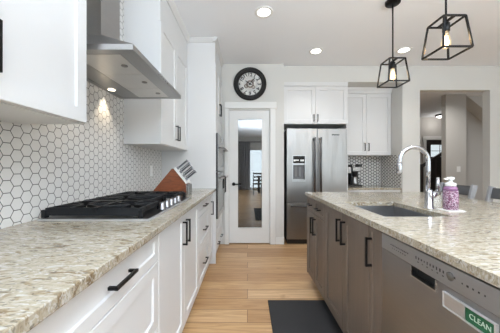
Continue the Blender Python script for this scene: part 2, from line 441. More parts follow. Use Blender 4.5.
# hall beyond the opening
mb = MB(); mb.box(2.54, 8.4, YH+0.12, 8.0, CEIL, CEIL+0.12); struct('ceiling_hall', mb, M['ceiling'])
FDX0, FDX1, FDZ, FY = 5.66, 6.57, 2.03, 7.6
mb = MB(); mb.box(2.5, FDX0, FY, FY+0.12, 0, CEIL); mb.box(FDX1, 8.4, FY, FY+0.12, 0, CEIL); mb.box(FDX0, FDX1, FY, FY+0.12, FDZ, CEIL)
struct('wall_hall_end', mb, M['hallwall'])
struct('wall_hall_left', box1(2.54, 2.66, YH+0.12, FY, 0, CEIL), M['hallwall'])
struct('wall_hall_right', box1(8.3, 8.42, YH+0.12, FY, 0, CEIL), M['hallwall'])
mb = MB(); mb.box(4.30, 4.74, 5.2, 5.32, 0, CEIL)
struct('wall_partition', mb, M['hallwall'])
struct('wall_stair', box1(4.74, 7.2, 5.62, 5.72, 0, CEIL), M['hallwall'])
struct('stair_soffit', MB().prism([(4.84, CEIL), (7.2, CEIL), (7.2, 0.89)], 'y', 5.3, 5.62), M['wall'])
# skirting and casings
bb = MB(); bb.box(0.432, 0.557, YD-0.014, YD, 0, 0.11); struct('baseboard_pantry', bb, M['trim'])
bb = MB(); bb.box(NX+0.005, HO0, YH-0.014, YH, 0, 0.11); struct('baseboard_far', bb, M['trim'])
bb = MB(); bb.box(HO1, 5.3, YH-0.014, YH, 0, 0.11); struct('baseboard_right', bb, M['trim'])
cs = MB(); cs.box(DX0-0.062, DX0-0.002, YD-0.018, YD, 0, 2.065, 0.003); cs.box(DX1+0.002, DX1+0.082, YD-0.018, YD, 0, 2.065, 0.003)
cs.box(DX0-0.064, DX1+0.098, YD-0.024, YD, 2.065, 2.165, 0.003); struct('trim_1', cs, M['trim'])
cs = MB(); cs.box(FDX0-0.1, FDX0-0.004, FY-0.018, FY, 0, FDZ+0.01); cs.box(FDX1+0.004, FDX1+0.1, FY-0.018, FY, 0, FDZ+0.01); cs.box(FDX0-0.12, FDX1+0.12, FY-0.022, FY, FDZ+0.01, FDZ+0.12)
struct('trim_2', cs, M['trim'])
# pantry door: white frame round one tall pane
def ring(mb, x0, x1, z0, z1, hx0, hx1, hz0, hz1, y0, y1):
    mb.box(x0, hx0, y0, y1, z0, z1); mb.box(hx1, x1, y0, y1, z0, z1); mb.box(hx0, hx1, y0, y1, z0, hz0); mb.box(hx0, hx1, y0, y1, hz1, z1)
GX0, GX1, GZ0, GZ1 = -0.145, 0.221, 0.245, 1.909
mb = MB(); ring(mb, DX0+0.003, DX1-0.003, 0.012, DZ-0.003, GX0, GX1, GZ0, GZ1, YD+0.012, YD+0.047)
dr = struct('door_1', mb, M['trim'])
mb = MB(); ring(mb, GX0-0.012, GX1+0.012, GZ0-0.012, GZ1+0.012, GX0, GX1, GZ0, GZ1, YD+0.006, YD+0.014); obj('glazing_bead', mb, M['trim'], dr)
obj('pane', box1(GX0, GX1, YD+0.026, YD+0.032, GZ0, GZ1), M['doorglass'], dr)
mb = MB(); hx, hz = DX0+0.072, 0.915
mb.lathe([(0.026, 0), (0.026, 0.008), (0.02, 0.011), (0.009, 0.012), (0.009, 0.045)], (hx, YD+0.012, hz), (0, -1, 0))
mb.bar((hx-0.008, YD-0.036, hz), (hx+0.115, YD-0.036, hz), 0.014, 0.02, bev=0.004); obj('door_handle', mb, M['black'], dr)
# front door at the end of the hall
mb = MB(); ring(mb, FDX0+0.003, FDX1-0.003, 0.01, FDZ-0.003, FDX0+0.16, FDX1-0.16, 1.50, 1.88, FY+0.02, FY+0.065)
M['blackdoor'] = mat('dark_door_paint', srgb(40, 37, 36), 0.4)
fd = struct('door_2', mb, M['blackdoor'])
obj('pane', box1(FDX0+0.16, FDX1-0.16, FY+0.038, FY+0.044, 1.50, 1.88), M['winglass'], fd)
mb = MB(); mb.box(FDX0+0.16, FDX1-0.16, FY+0.025, FY+0.035, 1.68, 1.695); mb.box((FDX0+FDX1)/2-0.008, (FDX0+FDX1)/2+0.008, FY+0.025, FY+0.035, 1.50, 1.88); obj('muntin', mb, M['blackdoor'], fd)
for z0, z1 in ((0.15, 0.7), (0.82, 1.38)):
    for x0, x1 in ((FDX0+0.13, FDX0+0.42), (FDX1-0.42, FDX1-0.13)):
        f = Face((x0, FY+0.02), (1, 0), (0, -1)); obj('door_panel', f.shaker(0, x1-x0, z0, z1, 0.012, 0.03, 0.006), M['blackdoor'], fd)

M['curtain'] = painted('grey_curtain_cloth', srgb(150, 150, 152), 0.9, 0.3, 300)
mb = MB(); poly = []
for k in range(49): poly.append((-0.72+0.86*k/48, -4.90+0.035*math.sin(2*PI*k/7.0)))
mb.prism(poly + [(x, y+0.004) for x, y in poly[::-1]], 'z', 0.02, 2.45)
tag(obj('curtain', mb, M['curtain'], origin=(-0.3, -4.9, 0.02)), 'long grey curtain mirrored in the glass of the pantry door', 'curtain')
struct('trim_3', MB().tube([(-0.85, -4.90, 2.46), (2.9, -4.90, 2.46)], 0.014), M['black'])
# dining set behind the camera, mirrored in the pantry door glass
M['darkwood'] = painted('dark_dining_wood', srgb(58, 52, 49), 0.45, 0.05)
t = thing('dining_table', 'dark dining table mirrored in the pantry door glass', 'table', (1.2, -3.7, 0))
obj('table_top', MB().box(0.45, 1.95, -4.15, -3.25, 0.72, 0.76, 0.004), M['darkwood'], t)
for x in (0.52, 1.88):
    for y in (-4.08, -3.32): obj('leg', MB().box(x-0.035, x+0.035, y-0.035, y+0.035, 0, 0.72), M['darkwood'], t)
def dining_chair(label, x, y):
    t = thing('dining_chair', label, 'chair', (x, y, 0))
    obj('seat', MB().box(x-0.2, x+0.2, y-0.21, y+0.21, 0.44, 0.48, 0.006), M['darkwood'], t)
    for a in (-0.175, 0.175):
        for b in (-0.185, 0.185): obj('leg', MB().box(x+a-0.018, x+a+0.018, y+b-0.018, y+b+0.018, 0, 0.44), M['darkwood'], t)
        obj('back_post', MB().bar((x+a, y+0.19, 0.47), (x+a, y+0.25, 0.95), 0.03, 0.03, (0, 1, 0)), M['darkwood'], t)
    for z in (0.62, 0.76, 0.90): obj('back_rail', MB().bar((x-0.16, y+0.19+0.06*(z-0.47)/0.48, z), (x+0.16, y+0.19+0.06*(z-0.47)/0.48, z), 0.018, 0.06), M['darkwood'], t)
dining_chair('dark slatted dining chair mirrored in the pantry door glass', 0.42, -2.85)
# ------------------------------------------------------------------ cooking-wall cabinets
CT = 0.916; CTH = 0.03; CB = CT-CTH          # worktop top, thickness, underside
FL = Face((-0.44, 0), (0, 1), (1, 0))         # left base fronts, n = 0 at the carcass
def base_body(root, y0, y1, xf=-0.44):
    mb = MB(); mb.box(XL+0.009, xf, y0, y1, 0.1, CB-0.001)
    obj('carcass', mb, M['cab'], root)
    obj('toe_kick', box1(XL+0.02, -0.475, y0, y1, 0, 0.1), M['cab'], root)
def drawer(root, F, u0, u1, z0, z1, m, pulls=((0.5, 0.5),), L=0.15, fw=0.055):
    d = obj('drawer', F.shaker(u0, u1, z0, z1, fw=fw), m, root)
    for a, b in pulls: obj('handle', F.pull(u0+(u1-u0)*a, z0+(z1-z0)*b, L, 0.02, False), M['black'], d)
    return d
def door(root, F, u0, u1, z0, z1, m, hu=None, hz=None, L=0.155):
    d = obj('door', F.shaker(u0, u1, z0, z1), m, root)
    if hu is not None: obj('handle', F.pull(hu, hz, L, 0.02, True), M['black'], d)
    return d
GB = 'white base cabinets under the cooking worktop'
G = 0.0015
t = thing('base_cabinet', 'white drawer base cabinet nearest the camera, left of the cooktop', 'cabinet', (-0.75, 0.73, 0), GB)
base_body(t, 0.441, 1.134)
obj('end_panel', box1(XL+0.009, -0.42, 0.36, 0.44, 0, CB-0.001), M['cab'], t)
drawer(t, FL, 0.441+G, 1.134-G, 0.737, 0.882, M['cab'], L=0.138); drawer(t, FL, 0.441+G, 1.134-G, 0.425, 0.733, M['cab'], ((0.5, 0.36),), 0.138); drawer(t, FL, 0.441+G, 1.134-G, 0.112, 0.421, M['cab'], ((0.5, 0.5),))
t = thing('base_cabinet', 'white two-door base cabinet directly below the gas cooktop', 'cabinet', (-0.75, 1.57, 0), GB)
base_body(t, 1.136, 2.063)
door(t, FL, 1.136+G, 1.598-G, 0.112, 0.882, M['cab'], 1.598-0.04, 0.745); door(t, FL, 1.598+G, 2.063-G, 0.112, 0.882, M['cab'], 1.598+0.04, 0.745)
t = thing('base_cabinet', 'white base cabinet with three stacked drawers, below the knife block', 'cabinet', (-0.75, 2.38, 0), GB)
base_body(t, 2.065, 2.60)
for z0, z1 in ((0.737, 0.882), (0.435, 0.733), (0.112, 0.431)): drawer(t, FL, 2.065+G, 2.60-G, z0, z1, M['cab'], L=0.15)
t = thing('base_cabinet', 'narrow white pull-out base cabinet between the drawers and the oven tower', 'cabinet', (-0.75, 2.82, 0), GB)
base_body(t, 2.602, 2.917)
door(t, FL, 2.602+G, 2.917-G, 0.112, 0.882, M['cab'], 2.755, 0.705)
# worktop
tag(obj('worktop', MB().slab([XL+0.008, -0.384], [0.345, 2.918], CB, CT, bev=0.003), M['quartz'], origin=(-0.72, 1.6, CB)), 'beige mottled quartz worktop under the cooktop along the tiled wall', 'worktop')

# wall cabinets
UF = Face((-0.75, 0), (0, 1), (1, 0)); UZ0 = 1.371; UZ1 = 2.43
GU = 'white wall cabinets on the cooking wall'
def upper(label, y0, y1, hs):
    t = thing('wall_cabinet', label, 'cabinet', (-0.9, (y0+y1)/2, UZ0), GU)
    obj('carcass', box1(XL+0.009, -0.75, y0, y1, UZ0, 2.699), M['cab'], t)
    ym = (y0+y1)/2
    for u0, u1, hu in ((y0+G, ym-G, hs[0]), (ym+G, y1-G, hs[1])): door(t, UF, u0, u1, UZ0+0.004, UZ1-0.015, M['cab'], hu, 1.52, 0.15)
    obj('frieze_board', box1(-0.75, -0.735, y0, y1, UZ1-0.012, 2.699), M['cab'], t)
    mb = MB(); mb.prism([(-0.74, 2.685), (-0.725, 2.685), (-0.70, 2.735), (-0.695, 2.7495), (-0.74, 2.7495)], 'y', y0, y1); obj('crown_moulding', mb, M['cab'], t)
upper('white wall cabinet on the near side of the range hood, cut by the left edge', 0.19, 1.092, (0.59, 0.68))
upper('white two-door wall cabinet between range hood and oven tower', 2.025, 2.919, (2.472-0.035, 2.472+0.035))

# oven tower
TF = Face((-0.405, 0), (0, 1), (1, 0)); TY0, TY1 = 2.92, YD-0.026
t = thing('oven_tower_cabinet', 'tall white cabinet housing the built-in ovens beside the pantry door', 'cabinet', (-0.72, 3.28, 0))
mb = MB(); x0, x1 = XL+0.009, -0.405
mb.box(x0, x1, TY0, TY0+0.02, 0.1, 2.44); mb.box(x0, x1, TY1-0.02, TY1, 0.1, 2.44)
mb.box(x0, x0+0.02, TY0+0.02, TY1-0.02, 0.1, 2.44); mb.box(x0+0.02, x1, TY0+0.02, TY1-0.02, 0.1, 0.535); mb.box(x0+0.02, x1, TY0+0.02, TY1-0.02, 1.60, 2.44)
obj('carcass', mb, M['cab'], t)
obj('end_panel', box1(x0, -0.385, TY0-0.001, TY0+0.003, 0.0, 2.44), M['cab'], t)
obj('toe_kick', box1(x0, -0.45, TY0+0.004, TY1, 0, 0.1), M['cab'], t)
obj('top_box', box1(x0, -0.397, TY0+0.022, TY1, 2.442, 2.70), M['cab'], t)
mb = MB(); mb.prism([(-0.42, 2.70), (-0.39, 2.70), (-0.365, 2.735), (-0.365, 2.7495), (-0.42, 2.7495)], 'y', TY0-0.02, TY1)
mb.prism([(TY0+0.03, 2.70), (TY0+0.01, 2.70), (TY0-0.02, 2.735), (TY0-0.02, 2.7495), (TY0+0.03, 2.7495)], 'x', -0.735, -0.42)
obj('crown_moulding', mb, M['cab'], t)
ym = (TY0+TY1)/2
door(t, TF, TY0+G, ym-G, 1.80, 2.436, M['cab'], ym-0.035, 1.95); door(t, TF, ym+G, TY1-G, 1.80, 2.436, M['cab'], ym+0.035, 1.95)
obj('filler_panel', box1(-0.405, -0.388, TY0+G, TY1-G, 1.60, 1.796), M['cab'], t)
drawer(t, TF, TY0+G, TY1-G, 0.112, 0.285, M['cab'], ((0.25, 0.5), (0.72, 0.5)), 0.11)
d = obj('filler_panel', TF.shaker(TY0+G, TY1-G, 0.289, 0.53), M['cab'], t)
# built-in microwave and oven
def builtin(name, label, z0, z1, ctrl, group):
    t = thing(name, label, 'oven', (-0.6, ym, z0), group)
    a, b = TY0+0.022, TY1-0.022
    obj('housing', box1(-0.95, -0.401, a, b, z0+0.002, z1-0.002), M['plastic'], t)
    obj('side_edge', box1(-0.40, -0.364, TY0+0.004, TY0+0.0118, z0+0.004, z1-0.002), M['plastic'], t)  # black strip standing for the side face of the appliance
    zc = z1-ctrl
    obj('control_panel', box1(-0.40, -0.362, TY0+0.012, TY1-0.012, zc+0.003, z1-0.002, 0.003), M['steelh'], t)
    obj('display', box1(-0.362, -0.3605, ym-0.13, ym+0.13, zc+0.03, z1-0.03), M['glassdark'], t)
    dm = MB(); yA, yB = TY0+0.012, TY1-0.012; w = 0.075
    dm.box(-0.40, -0.358, yA, yA+w, z0+0.004, zc-0.002); dm.box(-0.40, -0.358, yB-w, yB, z0+0.004, zc-0.002)
    dm.box(-0.40, -0.358, yA+w, yB-w, z0+0.004, z0+0.07); dm.box(-0.40, -0.358, yA+w, yB-w, zc-0.09, zc-0.002)
    d = obj('door', dm, M['steelh'], t)
    obj('window', box1(-0.395, -0.360, yA+w, yB-w, z0+0.07, zc-0.09), M['glassdark'], d)
    hb = MB(); zh = zc-0.045
    hb.tube([(-0.30, yA+0.03, zh), (-0.30, yB-0.03, zh)], 0.011)
    for y in (yA+0.06, yB-0.06): hb.tube([(-0.358, y, zh), (-0.30, y, zh)], 0.009)
    obj('handle', hb, M['steel'], d)
builtin('microwave_oven', 'built-in stainless microwave above the wall oven in the tall cabinet', 1.118, 1.596, 0.135, 'built-in ovens')
builtin('wall_oven', 'built-in stainless wall oven below the microwave', 0.538, 1.114, 0.03, 'built-in ovens')
# towel over the oven handle
mb = MB(); zh = 1.114-0.03-0.045
pr = []
for k in range(13):
    a = PI*k/12; pr.append((-0.30+0.0145*math.cos(a), zh+0.0145*math.sin(a)))
prof = [(-0.2855, zh-0.19)] + pr + [(-0.3145, zh-0.14)]
inner = [(x+(0.003 if x < -0.30 else -0.003), z-(0.0 if abs(x+0.30) > 0.012 else 0.003)) for x, z in prof]
mb.prism(prof + inner[::-1], 'y', 3.03, 3.2)
M['towel'] = painted('charcoal_towel_cloth', srgb(58, 58, 60), 0.9, 0.4, 300)
tag(obj('dish_towel', mb, M['towel'], origin=(-0.30, 3.11, zh)), 'dark dish towel hanging over the wall oven handle', 'towel')

# ------------------------------------------------------------------ range hood
HY0, HY1, HXF, HZ = 1.142, 1.967, -0.545, 1.735
XW = XL+0.009
t = thing('range_hood', 'stainless chimney range hood over the gas cooktop', 'range hood', (-0.8, 1.555, HZ))
lip = 0.027; rim = 0.085
CY0, CY1, CXF, CZ = 1.395, 1.605, -0.853, 1.946
mb = MB(); bm = mb.bm
def ringv(pts): return [bm.verts.new(p) for p in pts]
o0 = ringv([(XW, HY0, HZ), (HXF, HY0, HZ), (HXF, HY1, HZ), (XW, HY1, HZ)])
o1 = ringv([(XW, HY0, HZ+lip), (HXF, HY0, HZ+lip), (HXF, HY1, HZ+lip), (XW, HY1, HZ+lip)])
o2 = ringv([(XW, CY0, CZ), (CXF, CY0, CZ), (CXF, CY1, CZ), (XW, CY1, CZ)])
i0 = ringv([(XW+0.03, HY0+0.05, HZ), (HXF-rim, HY0+0.05, HZ), (HXF-rim, HY1-0.03, HZ), (XW+0.03, HY1-0.03, HZ)])
i1 = ringv([(XW+0.03, HY0+0.05, HZ+0.012), (HXF-rim, HY0+0.05, HZ+0.012), (HXF-rim, HY1-0.03, HZ+0.012), (XW+0.03, HY1-0.03, HZ+0.012)])
bm.faces.new(o2); bm.faces.new(i1)
for A, Bq in ((o0, o1), (o1, o2), (o0, i0), (i0, i1)):
    for k in range(4): bm.faces.new((A[k], A[(k+1) % 4], Bq[(k+1) % 4], Bq[k]))
obj('canopy', mb, M['hoodsteel'], t)
obj('chimney', box1(XW, CXF, CY0+0.002, CY1-0.002, CZ-0.005, CEIL-0.001), M['hoodsteel'], t)
fy = [HY0+0.054, 1.457, 1.712, HY1-0.034]
for k in range(3):
    mb = MB(); mb.box(XW+0.17, HXF-rim-0.003, fy[k]+0.002, fy[k+1]-0.002, HZ+0.001, HZ+0.011, 0.002)
    f = obj('filter', mb, M['filter'], t)
    mb = MB(); mb.lathe([(0.017, 0), (0.017, 0.004), (0.012, 0.006), (0, 0.006)], (HXF-rim-0.05, (fy[k]+fy[k+1])/2, HZ+0.001), (0, 0, -1)); obj('latch', mb, M['steel'], f)
obj('rear_panel', box1(XW+0.032, XW+0.166, fy[0], fy[3], HZ+0.002, HZ+0.011), M['hoodsteel'], t)
for y in (1.38, 1.74):
    mb = MB(); mb.lathe([(0.024, 0), (0.024, 0.003), (0, 0.003)], (-0.985, y, HZ+0.001), (0, 0, -1))
    obj('lamp', mb, M['hoodled'], t)
    l = bpy.data.lights.new('hood_lamp_light', 'SPOT'); l.energy = 5.5; l.color = (1.0, 0.84, 0.62); l.spot_size = math.radians(75); l.spot_blend = 0.7; l.shadow_soft_size = 0.02
    o = bpy.data.objects.new('hood_lamp_light', l); COL.objects.link(o); o.location = (-0.985, y, HZ-0.006)
    o.parent = t; o.location = Vector((-0.985, y, HZ-0.006)) - ORI[t.name]; o.rotation_euler = (0, math.radians(8), 0)
for k in range(5):
    obj('button', MB().lathe([(0.006, 0), (0.006, 0.003), (0, 0.0035)], (HXF, 1.475+0.04*k, HZ+lip/2), (1, 0, 0), 12), M['chrome'], t)

# ------------------------------------------------------------------ gas cooktop
KX0, KX1, KY0, KY1 = -1.007, -0.467, 1.145, 2.012
t = thing('gas_cooktop', 'stainless gas cooktop with black iron grates set in the worktop', 'cooktop', ((KX0+KX1)/2, (KY0+KY1)/2, CT))
obj('tray', MB().box(KX0, KX1, KY0, KY1, CT, CT+0.010, 0.002), mat('cooktop_rim_steel', (0.62, 0.62, 0.63), 0.35, 0.8), t)
obj('burner_plate', MB().box(KX0+0.012, KX1-0.012, KY0+0.012, KY1-0.012, CT+0.0095, CT+0.0112), mat('cooktop_dark_steel', (0.10, 0.10, 0.105), 0.3, 0.9), t)
TZ = CT+0.0112; GZ = TZ+0.049
gy = [KY0+0.018, 1.435, 1.725, KY1-0.018]
burn = [(-0.87, 1.29, 0.045), (-0.62, 1.29, 0.036), (-0.80, 1.58, 0.06), (-0.87, 1.87, 0.036), (-0.62, 1.87, 0.045)]
for bx_, by_, r in burn:
    b = obj('burner', MB().lathe([(r*1.15, 0), (r*1.1, 0.008), (r*0.9, 0.012), (r*0.88, 0.018), (0, 0.018)], (bx_, by_, TZ)), M['steel'], t)
    obj('burner_cap', MB().lathe([(r*0.95, 0), (r*0.97, 0.004), (r*0.85, 0.009), (0, 0.010)], (bx_, by_, TZ+0.018)), M['iron'], b)
for k in range(3):
    y0, y1 = gy[k]+0.003, gy[k+1]-0.003
    xa, xb = KX0+0.014, (KX1-0.055 if k != 1 else KX1-0.13)
    mb = MB(); h = 0.022
    # skirts round the four sides; the outer ones slope in towards the top
    d_ = 0.018
    for yy, sgn, outer in ((y0, 1, k == 0), (y1, -1, k == 2)):
        hz = 0.038 if outer else 0.028
        ya, yb = sorted((yy, yy+sgn*d_)); s0, s1 = (0.012, 0.0) if sgn > 0 else (0.0, 0.012)
        if not outer: s0 = s1 = 0
        mb.hexa([(xa-0.009, ya, GZ-hz), (xb+0.009, ya, GZ-hz), (xb+0.009, yb, GZ-hz), (xa-0.009, yb, GZ-hz),
                 (xa+0.016, ya+s0, GZ), (xb-0.012, ya+s0, GZ), (xb-0.012, yb-s1, GZ), (xa+0.016, yb-s1, GZ)], 0.003)
    mb.box(xa, xa+0.016, y0+0.01, y1-0.01, GZ-0.026, GZ-0.001, 0.003); mb.box(xb-0.016, xb, y0+0.01, y1-0.01, GZ-0.026, GZ-0.001, 0.003)
    for cx in (xa, xb):
        for cy in (y0+0.012, y1-0.012): mb.box(cx-0.012, cx+0.012, cy-0.012, cy+0.012, TZ, GZ-0.01, 0.003)
    bs = [b for b in burn if y0 < b[1] < y1]
    ymid = (y0+y1)/2
    for b in bs:
        for ang in range(0, 360, 60):
            a = math.radians(ang+30); ux, uy = math.cos(a), math.sin(a)
            # finger runs from near the flame out to the frame
            lim = []
            if abs(ux) > 1e-6: lim.append(((xb if ux > 0 else xa)-b[0])/ux)
            if abs(uy) > 1e-6: lim.append(((y1-0.01 if uy > 0 else y0+0.01)-b[1])/uy)
            L = min(lim)
            if len(bs) == 2: L = min(L, 0.135)
            mb.bar((b[0]+ux*0.022, b[1]+uy*0.022, GZ-0.005), (b[0]+ux*L, b[1]+uy*L, GZ-0.007), 0.011, 0.016, bev=0.002)
    if len(bs) == 2: mb.bar((-0.745, y0, GZ-0.008), (-0.745, y1, GZ-0.008), 0.014, 0.02)
    else: mb.bar((xa, ymid, GZ-0.008), (bs[0][0]-0.05, ymid, GZ-0.008), 0.012, 0.018)
    obj('grate', mb, M['iron'], t)
for k in range(5):
    y = 1.40+0.082*k; x = -0.498
    kb = obj('knob', MB().lathe([(0.021, 0), (0.021, 0.006), (0.018, 0.008), (0.017, 0.038), (0.015, 0.040), (0, 0.040)], (x, y, TZ)), M['handlemetal'], t)
    obj('knob_grip', MB().box(x-0.004, x+0.004, y-0.016, y+0.016, TZ+0.038, TZ+0.045, 0.0015), M['chrome'], kb)

# ------------------------------------------------------------------ knife block with its knives
KB = Vector((-0.72, 2.25, CT))
s_ = 2.30/240
pl = [(-0.895, CT), (-0.560, CT), (-0.560, CT+0.105), (-0.675, CT+0.246), (-0.690, CT+0.246)]
t = thing('knife_block', 'reddish brown slanted knife block between the cooktop and oven tower', 'knife block', (KB.x, KB.y, CT))
obj('block_side', MB().prism(pl, 'y', 2.185, 2.325, 0.003), M['redwood'], t)
# pale strip on the slanted face and steel strip at the front
a = Vector((-0.560, 0, CT+0.105)); b = Vector((-0.675, 0, CT+0.246)); d = (b-a).normalized(); nrm = Vector((d.z, 0, -d.x))
if nrm.x < 0: nrm = -nrm
w = 0.018
obj('slot_face', MB().prism([(a.x, a.z), (b.x, b.z), (b.x+nrm.x*w, b.z+nrm.z*w), (a.x+nrm.x*w, a.z+nrm.z*w)], 'y', 2.185, 2.325, 0.002), M['white'], t)
obj('front_strip', MB().box(-0.560, -0.538, 2.185, 2.325, CT, CT+0.10, 0.002), M['steelh'], t)
M['knifehandle'] = mat('dark_knife_handle', (0.05, 0.05, 0.055), 0.35)
names = {0: ('topmost', 'second from top', 'third from top', 'lowest'), 1: ('topmost', 'middle', 'lowest')}
for row, y in ((0, 2.217), (1, 2.282)):
    fr = (0.90, 0.66, 0.42, 0.20) if row == 0 else (0.78, 0.54, 0.31)
    for k, f in enumerate(fr):
        c = a + (b-a)*f + nrm*(w+0.0015); c.y = y
        L = (0.125, 0.12, 0.115, 0.12)[k] - 0.01*row
        kt = thing('kitchen_knife', f'steel-trimmed dark-handled knife, {names[row][k]} in the {"front" if row == 0 else "back"} row of the knife block', 'knife', tuple(c), 'knives in the block')
        e = c + nrm*L
        up = tuple(d)
        obj('bolster', MB().bar(c, c+nrm*0.02, 0.019, 0.024, up, 0.002), M['handlemetal'], kt)
        obj('handle', MB().bar(c+nrm*0.02, e-nrm*0.012, 0.017, 0.016, up, 0.003), M['knifehandle'], kt)
        tang = MB(); 
        for sg in (-1, 1): tang.bar(c+nrm*0.02+d*sg*0.0095, e-nrm*0.012+d*sg*0.0095, 0.0175, 0.004, up)
        obj('tang', tang, M['silver'], kt)
        obj('end_cap', MB().bar(e-nrm*0.012, e, 0.019, 0.024, up, 0.003), M['handlemetal'], kt)

# socket on the tiles
t = thing('wall_outlet', 'white outlet plate on the hex tiles above the knife block', 'outlet', (XL+0.008, 2.585, 1.135))
obj('plate', MB().box(XL+0.008, XL+0.014, 2.548, 2.622, 1.078, 1.192, 0.002), M['white'], t)
for z in (1.112, 1.158): obj('socket', MB().box(XL+0.014, XL+0.0155, 2.568, 2.602, z-0.016, z+0.016), M['white'], t)

# ------------------------------------------------------------------ clock above the pantry door
CC = Vector((0.038, YD, 2.44))
t = thing('wall_clock', 'round black-framed clock with an open gear dial above the pantry door', 'clock', tuple(CC))
R = 0.252
mb = MB(); mb.lathe([(R*0.98, 0), (R, 0.012), (R*0.985, 0.03), (R*0.93, 0.042), (R*0.87, 0.036), (R*0.84, 0.030), (R*0.80, 0.038), (R*0.74, 0.034), (R*0.70, 0.018), (R*0.70, 0.0)], CC, (0, -1, 0), 48)
M['clockframe'] = mat('antique_black_frame', (0.010, 0.0095, 0.009), 0.45, 0, 0.3)
obj('frame', mb, M['clockframe'], t)
M['dial'] = painted('silver_dial', srgb(228, 227, 224), 0.4, 0.02)
M['ink'] = mat('dial_ink', (0.015, 0.015, 0.015), 0.5)
M['bronze'] = mat('aged_bronze_gears', srgb(128, 112, 102), 0.5, 0.3)
obj('dial', MB().lathe([(R*0.71, 0.004), (R*0.71, 0.010), (R*0.40, 0.010), (R*0.40, 0.004)], CC, (0, -1, 0), 48), M['dial'], t)
obj('dial_backing', MB().lathe([(R*0.41, 0.002), (R*0.41, 0.005), (0, 0.005)], CC, (0, -1, 0), 32), M['dial'], t)
def text_mesh(s, size, depth=0.0006, bold=0.0):
    cu = bpy.data.curves.new('t', 'FONT'); cu.body = s; cu.size = size; cu.align_x = 'CENTER'; cu.align_y = 'CENTER'; cu.extrude = depth; cu.offset = bold
    o = bpy.data.objects.new('t', cu); COL.objects.link(o); bpy.context.view_layer.update()
    me = bpy.data.meshes.new_from_object(o.evaluated_get(bpy.context.evaluated_depsgraph_get()))
    bm = bmesh.new(); bm.from_mesh(me); bpy.data.objects.remove(o); bpy.data.curves.remove(cu); bpy.data.meshes.remove(me)
    return bm
for h in range(1, 13):
    a = 2*PI*h/12
    bm = text_mesh(str(h), 0.074, bold=0.0022)
    bmesh.ops.transform(bm, verts=bm.verts, matrix=Matrix.Translation(CC + Vector((math.sin(a)*R*0.555, -0.0112, math.cos(a)*R*0.555))) @ Matrix.Rotation(a, 4, 'Y') @ Matrix.Rotation(PI/2, 4, 'X'))
    obj('numeral', bm, M['ink'], t)
def gear(cx, cz, r, teeth, y):
    mb = MB(); pts = []
    for k in range(teeth*4):
        rr = r*(1.0 if k % 4 in (0, 1) else 0.86); a = 2*PI*k/(teeth*4); pts.append((cx+rr*math.cos(a), cz+rr*math.sin(a)))
    outer0 = [mb.bm.verts.new((u, y, v)) for u, v in pts]; outer1 = [mb.bm.verts.new((u, y-0.003, v)) for u, v in pts]
    n_ = len(pts); inn = [(cx+r*0.6*math.cos(2*PI*k/n_), cz+r*0.6*math.sin(2*PI*k/n_)) for k in range(n_)]
    in0 = [mb.bm.verts.new((u, y, v)) for u, v in inn]; in1 = [mb.bm.verts.new((u, y-0.003, v)) for u, v in inn]
    for A, Bq in ((outer0, outer1), (outer1, in1), (in1, in0), (in0, outer0)):
        for k in range(n_): mb.bm.faces.new((A[k], A[(k+1) % n_], Bq[(k+1) % n_], Bq[k]))
    mb.bar((cx-r*0.7, y-0.0015, cz), (cx+r*0.7, y-0.0015, cz), 0.003, 0.006); mb.bar((cx, y-0.0015, cz-r*0.7), (cx, y-0.0015, cz+r*0.7), 0.006, 0.003, (1, 0, 0))
    return mb
for cx, cz, r, n_ in ((0.0, 0.0, 0.062, 20), (-0.058, -0.03, 0.034, 12), (0.052, -0.046, 0.03, 10), (0.045, 0.052, 0.026, 10)): obj('gear', gear(CC.x+cx, CC.z+cz, r, n_, CC.y-0.0055), M['bronze'], t)
for nm, ang, L, w in (('hour_hand', -55, 0.085, 0.012), ('minute_hand', 38, 0.12, 0.009)):
    a = math.radians(ang); u = Vector((math.sin(a), 0, math.cos(a)))
    obj(nm, MB().bar(CC+Vector((0, -0.015, 0))-u*0.03, CC+Vector((0, -0.015, 0))+u*L, w, 0.003, (0, 1, 0)), M['ink'], t)
obj('hub', MB().lathe([(0.012, 0.004), (0.012, 0.018), (0, 0.019)], CC, (0, -1, 0), 16), M['ink'], t)

# ------------------------------------------------------------------ refrigerator and the cabinet round it
RF = 3.65; RX0, RX1 = 0.60, 1.516
t = thing('refrigerator', 'stainless french-door refrigerator with a dispenser in its left door', 'refrigerator', ((RX0+RX1)/2, 4.0, 0))
obj('cabinet_body', MB().box(RX0+0.003, RX1-0.003, RF+0.075, 4.34, 0.03, 1.75), mat('fridge_side_grey', (0.06, 0.06, 0.062), 0.5), t)
xm = (RX0+RX1)/2
dz0, dz1 = 0.962, 1.345; dx0, dx1 = 0.692, 0.872
mb = MB(); ring(mb, RX0, xm-0.004, 0.64, 1.76, dx0, dx1, dz0, dz1, RF, RF+0.07)
mb.box(dx0, dx1, RF+0.055, RF+0.07, dz0, dz1)
d = obj('door', mb, M['steel'], t)
mb = MB(); ring(mb, dx0-0.008, dx1+0.008, dz0-0.008, dz1+0.008, dx0, dx1, dz0, dz1, RF-0.004, RF+0.006); obj('dispenser_bezel', mb, M['steelh'], d)
obj('dispenser_display', MB().box(dx0, dx1, RF+0.002, RF+0.05, 1.235, dz1), M['glassdark'], d)
mb = MB()
for x, w_ in ((0.715, 0.03), (0.755, 0.05), (0.815, 0.02), (0.845, 0.03)): mb.box(x-w_/2, x+w_/2, RF+0.0008, RF+0.002, 1.262+0.008*(w_ > 0.03), 1.29)
obj('display_readout', mb, M['white'], d)
obj('dispenser_ledge', MB().box(dx0, dx1, RF-0.002, RF+0.05, 1.205, 1.232, 0.003), M['steelh'], d)
obj('dispenser_recess', MB().box(dx0+0.002, dx1-0.002, RF+0.045, RF+0.054, dz0+0.03, 1.204), mat('dispenser_grey', (0.16, 0.16, 0.165), 0.4), d)
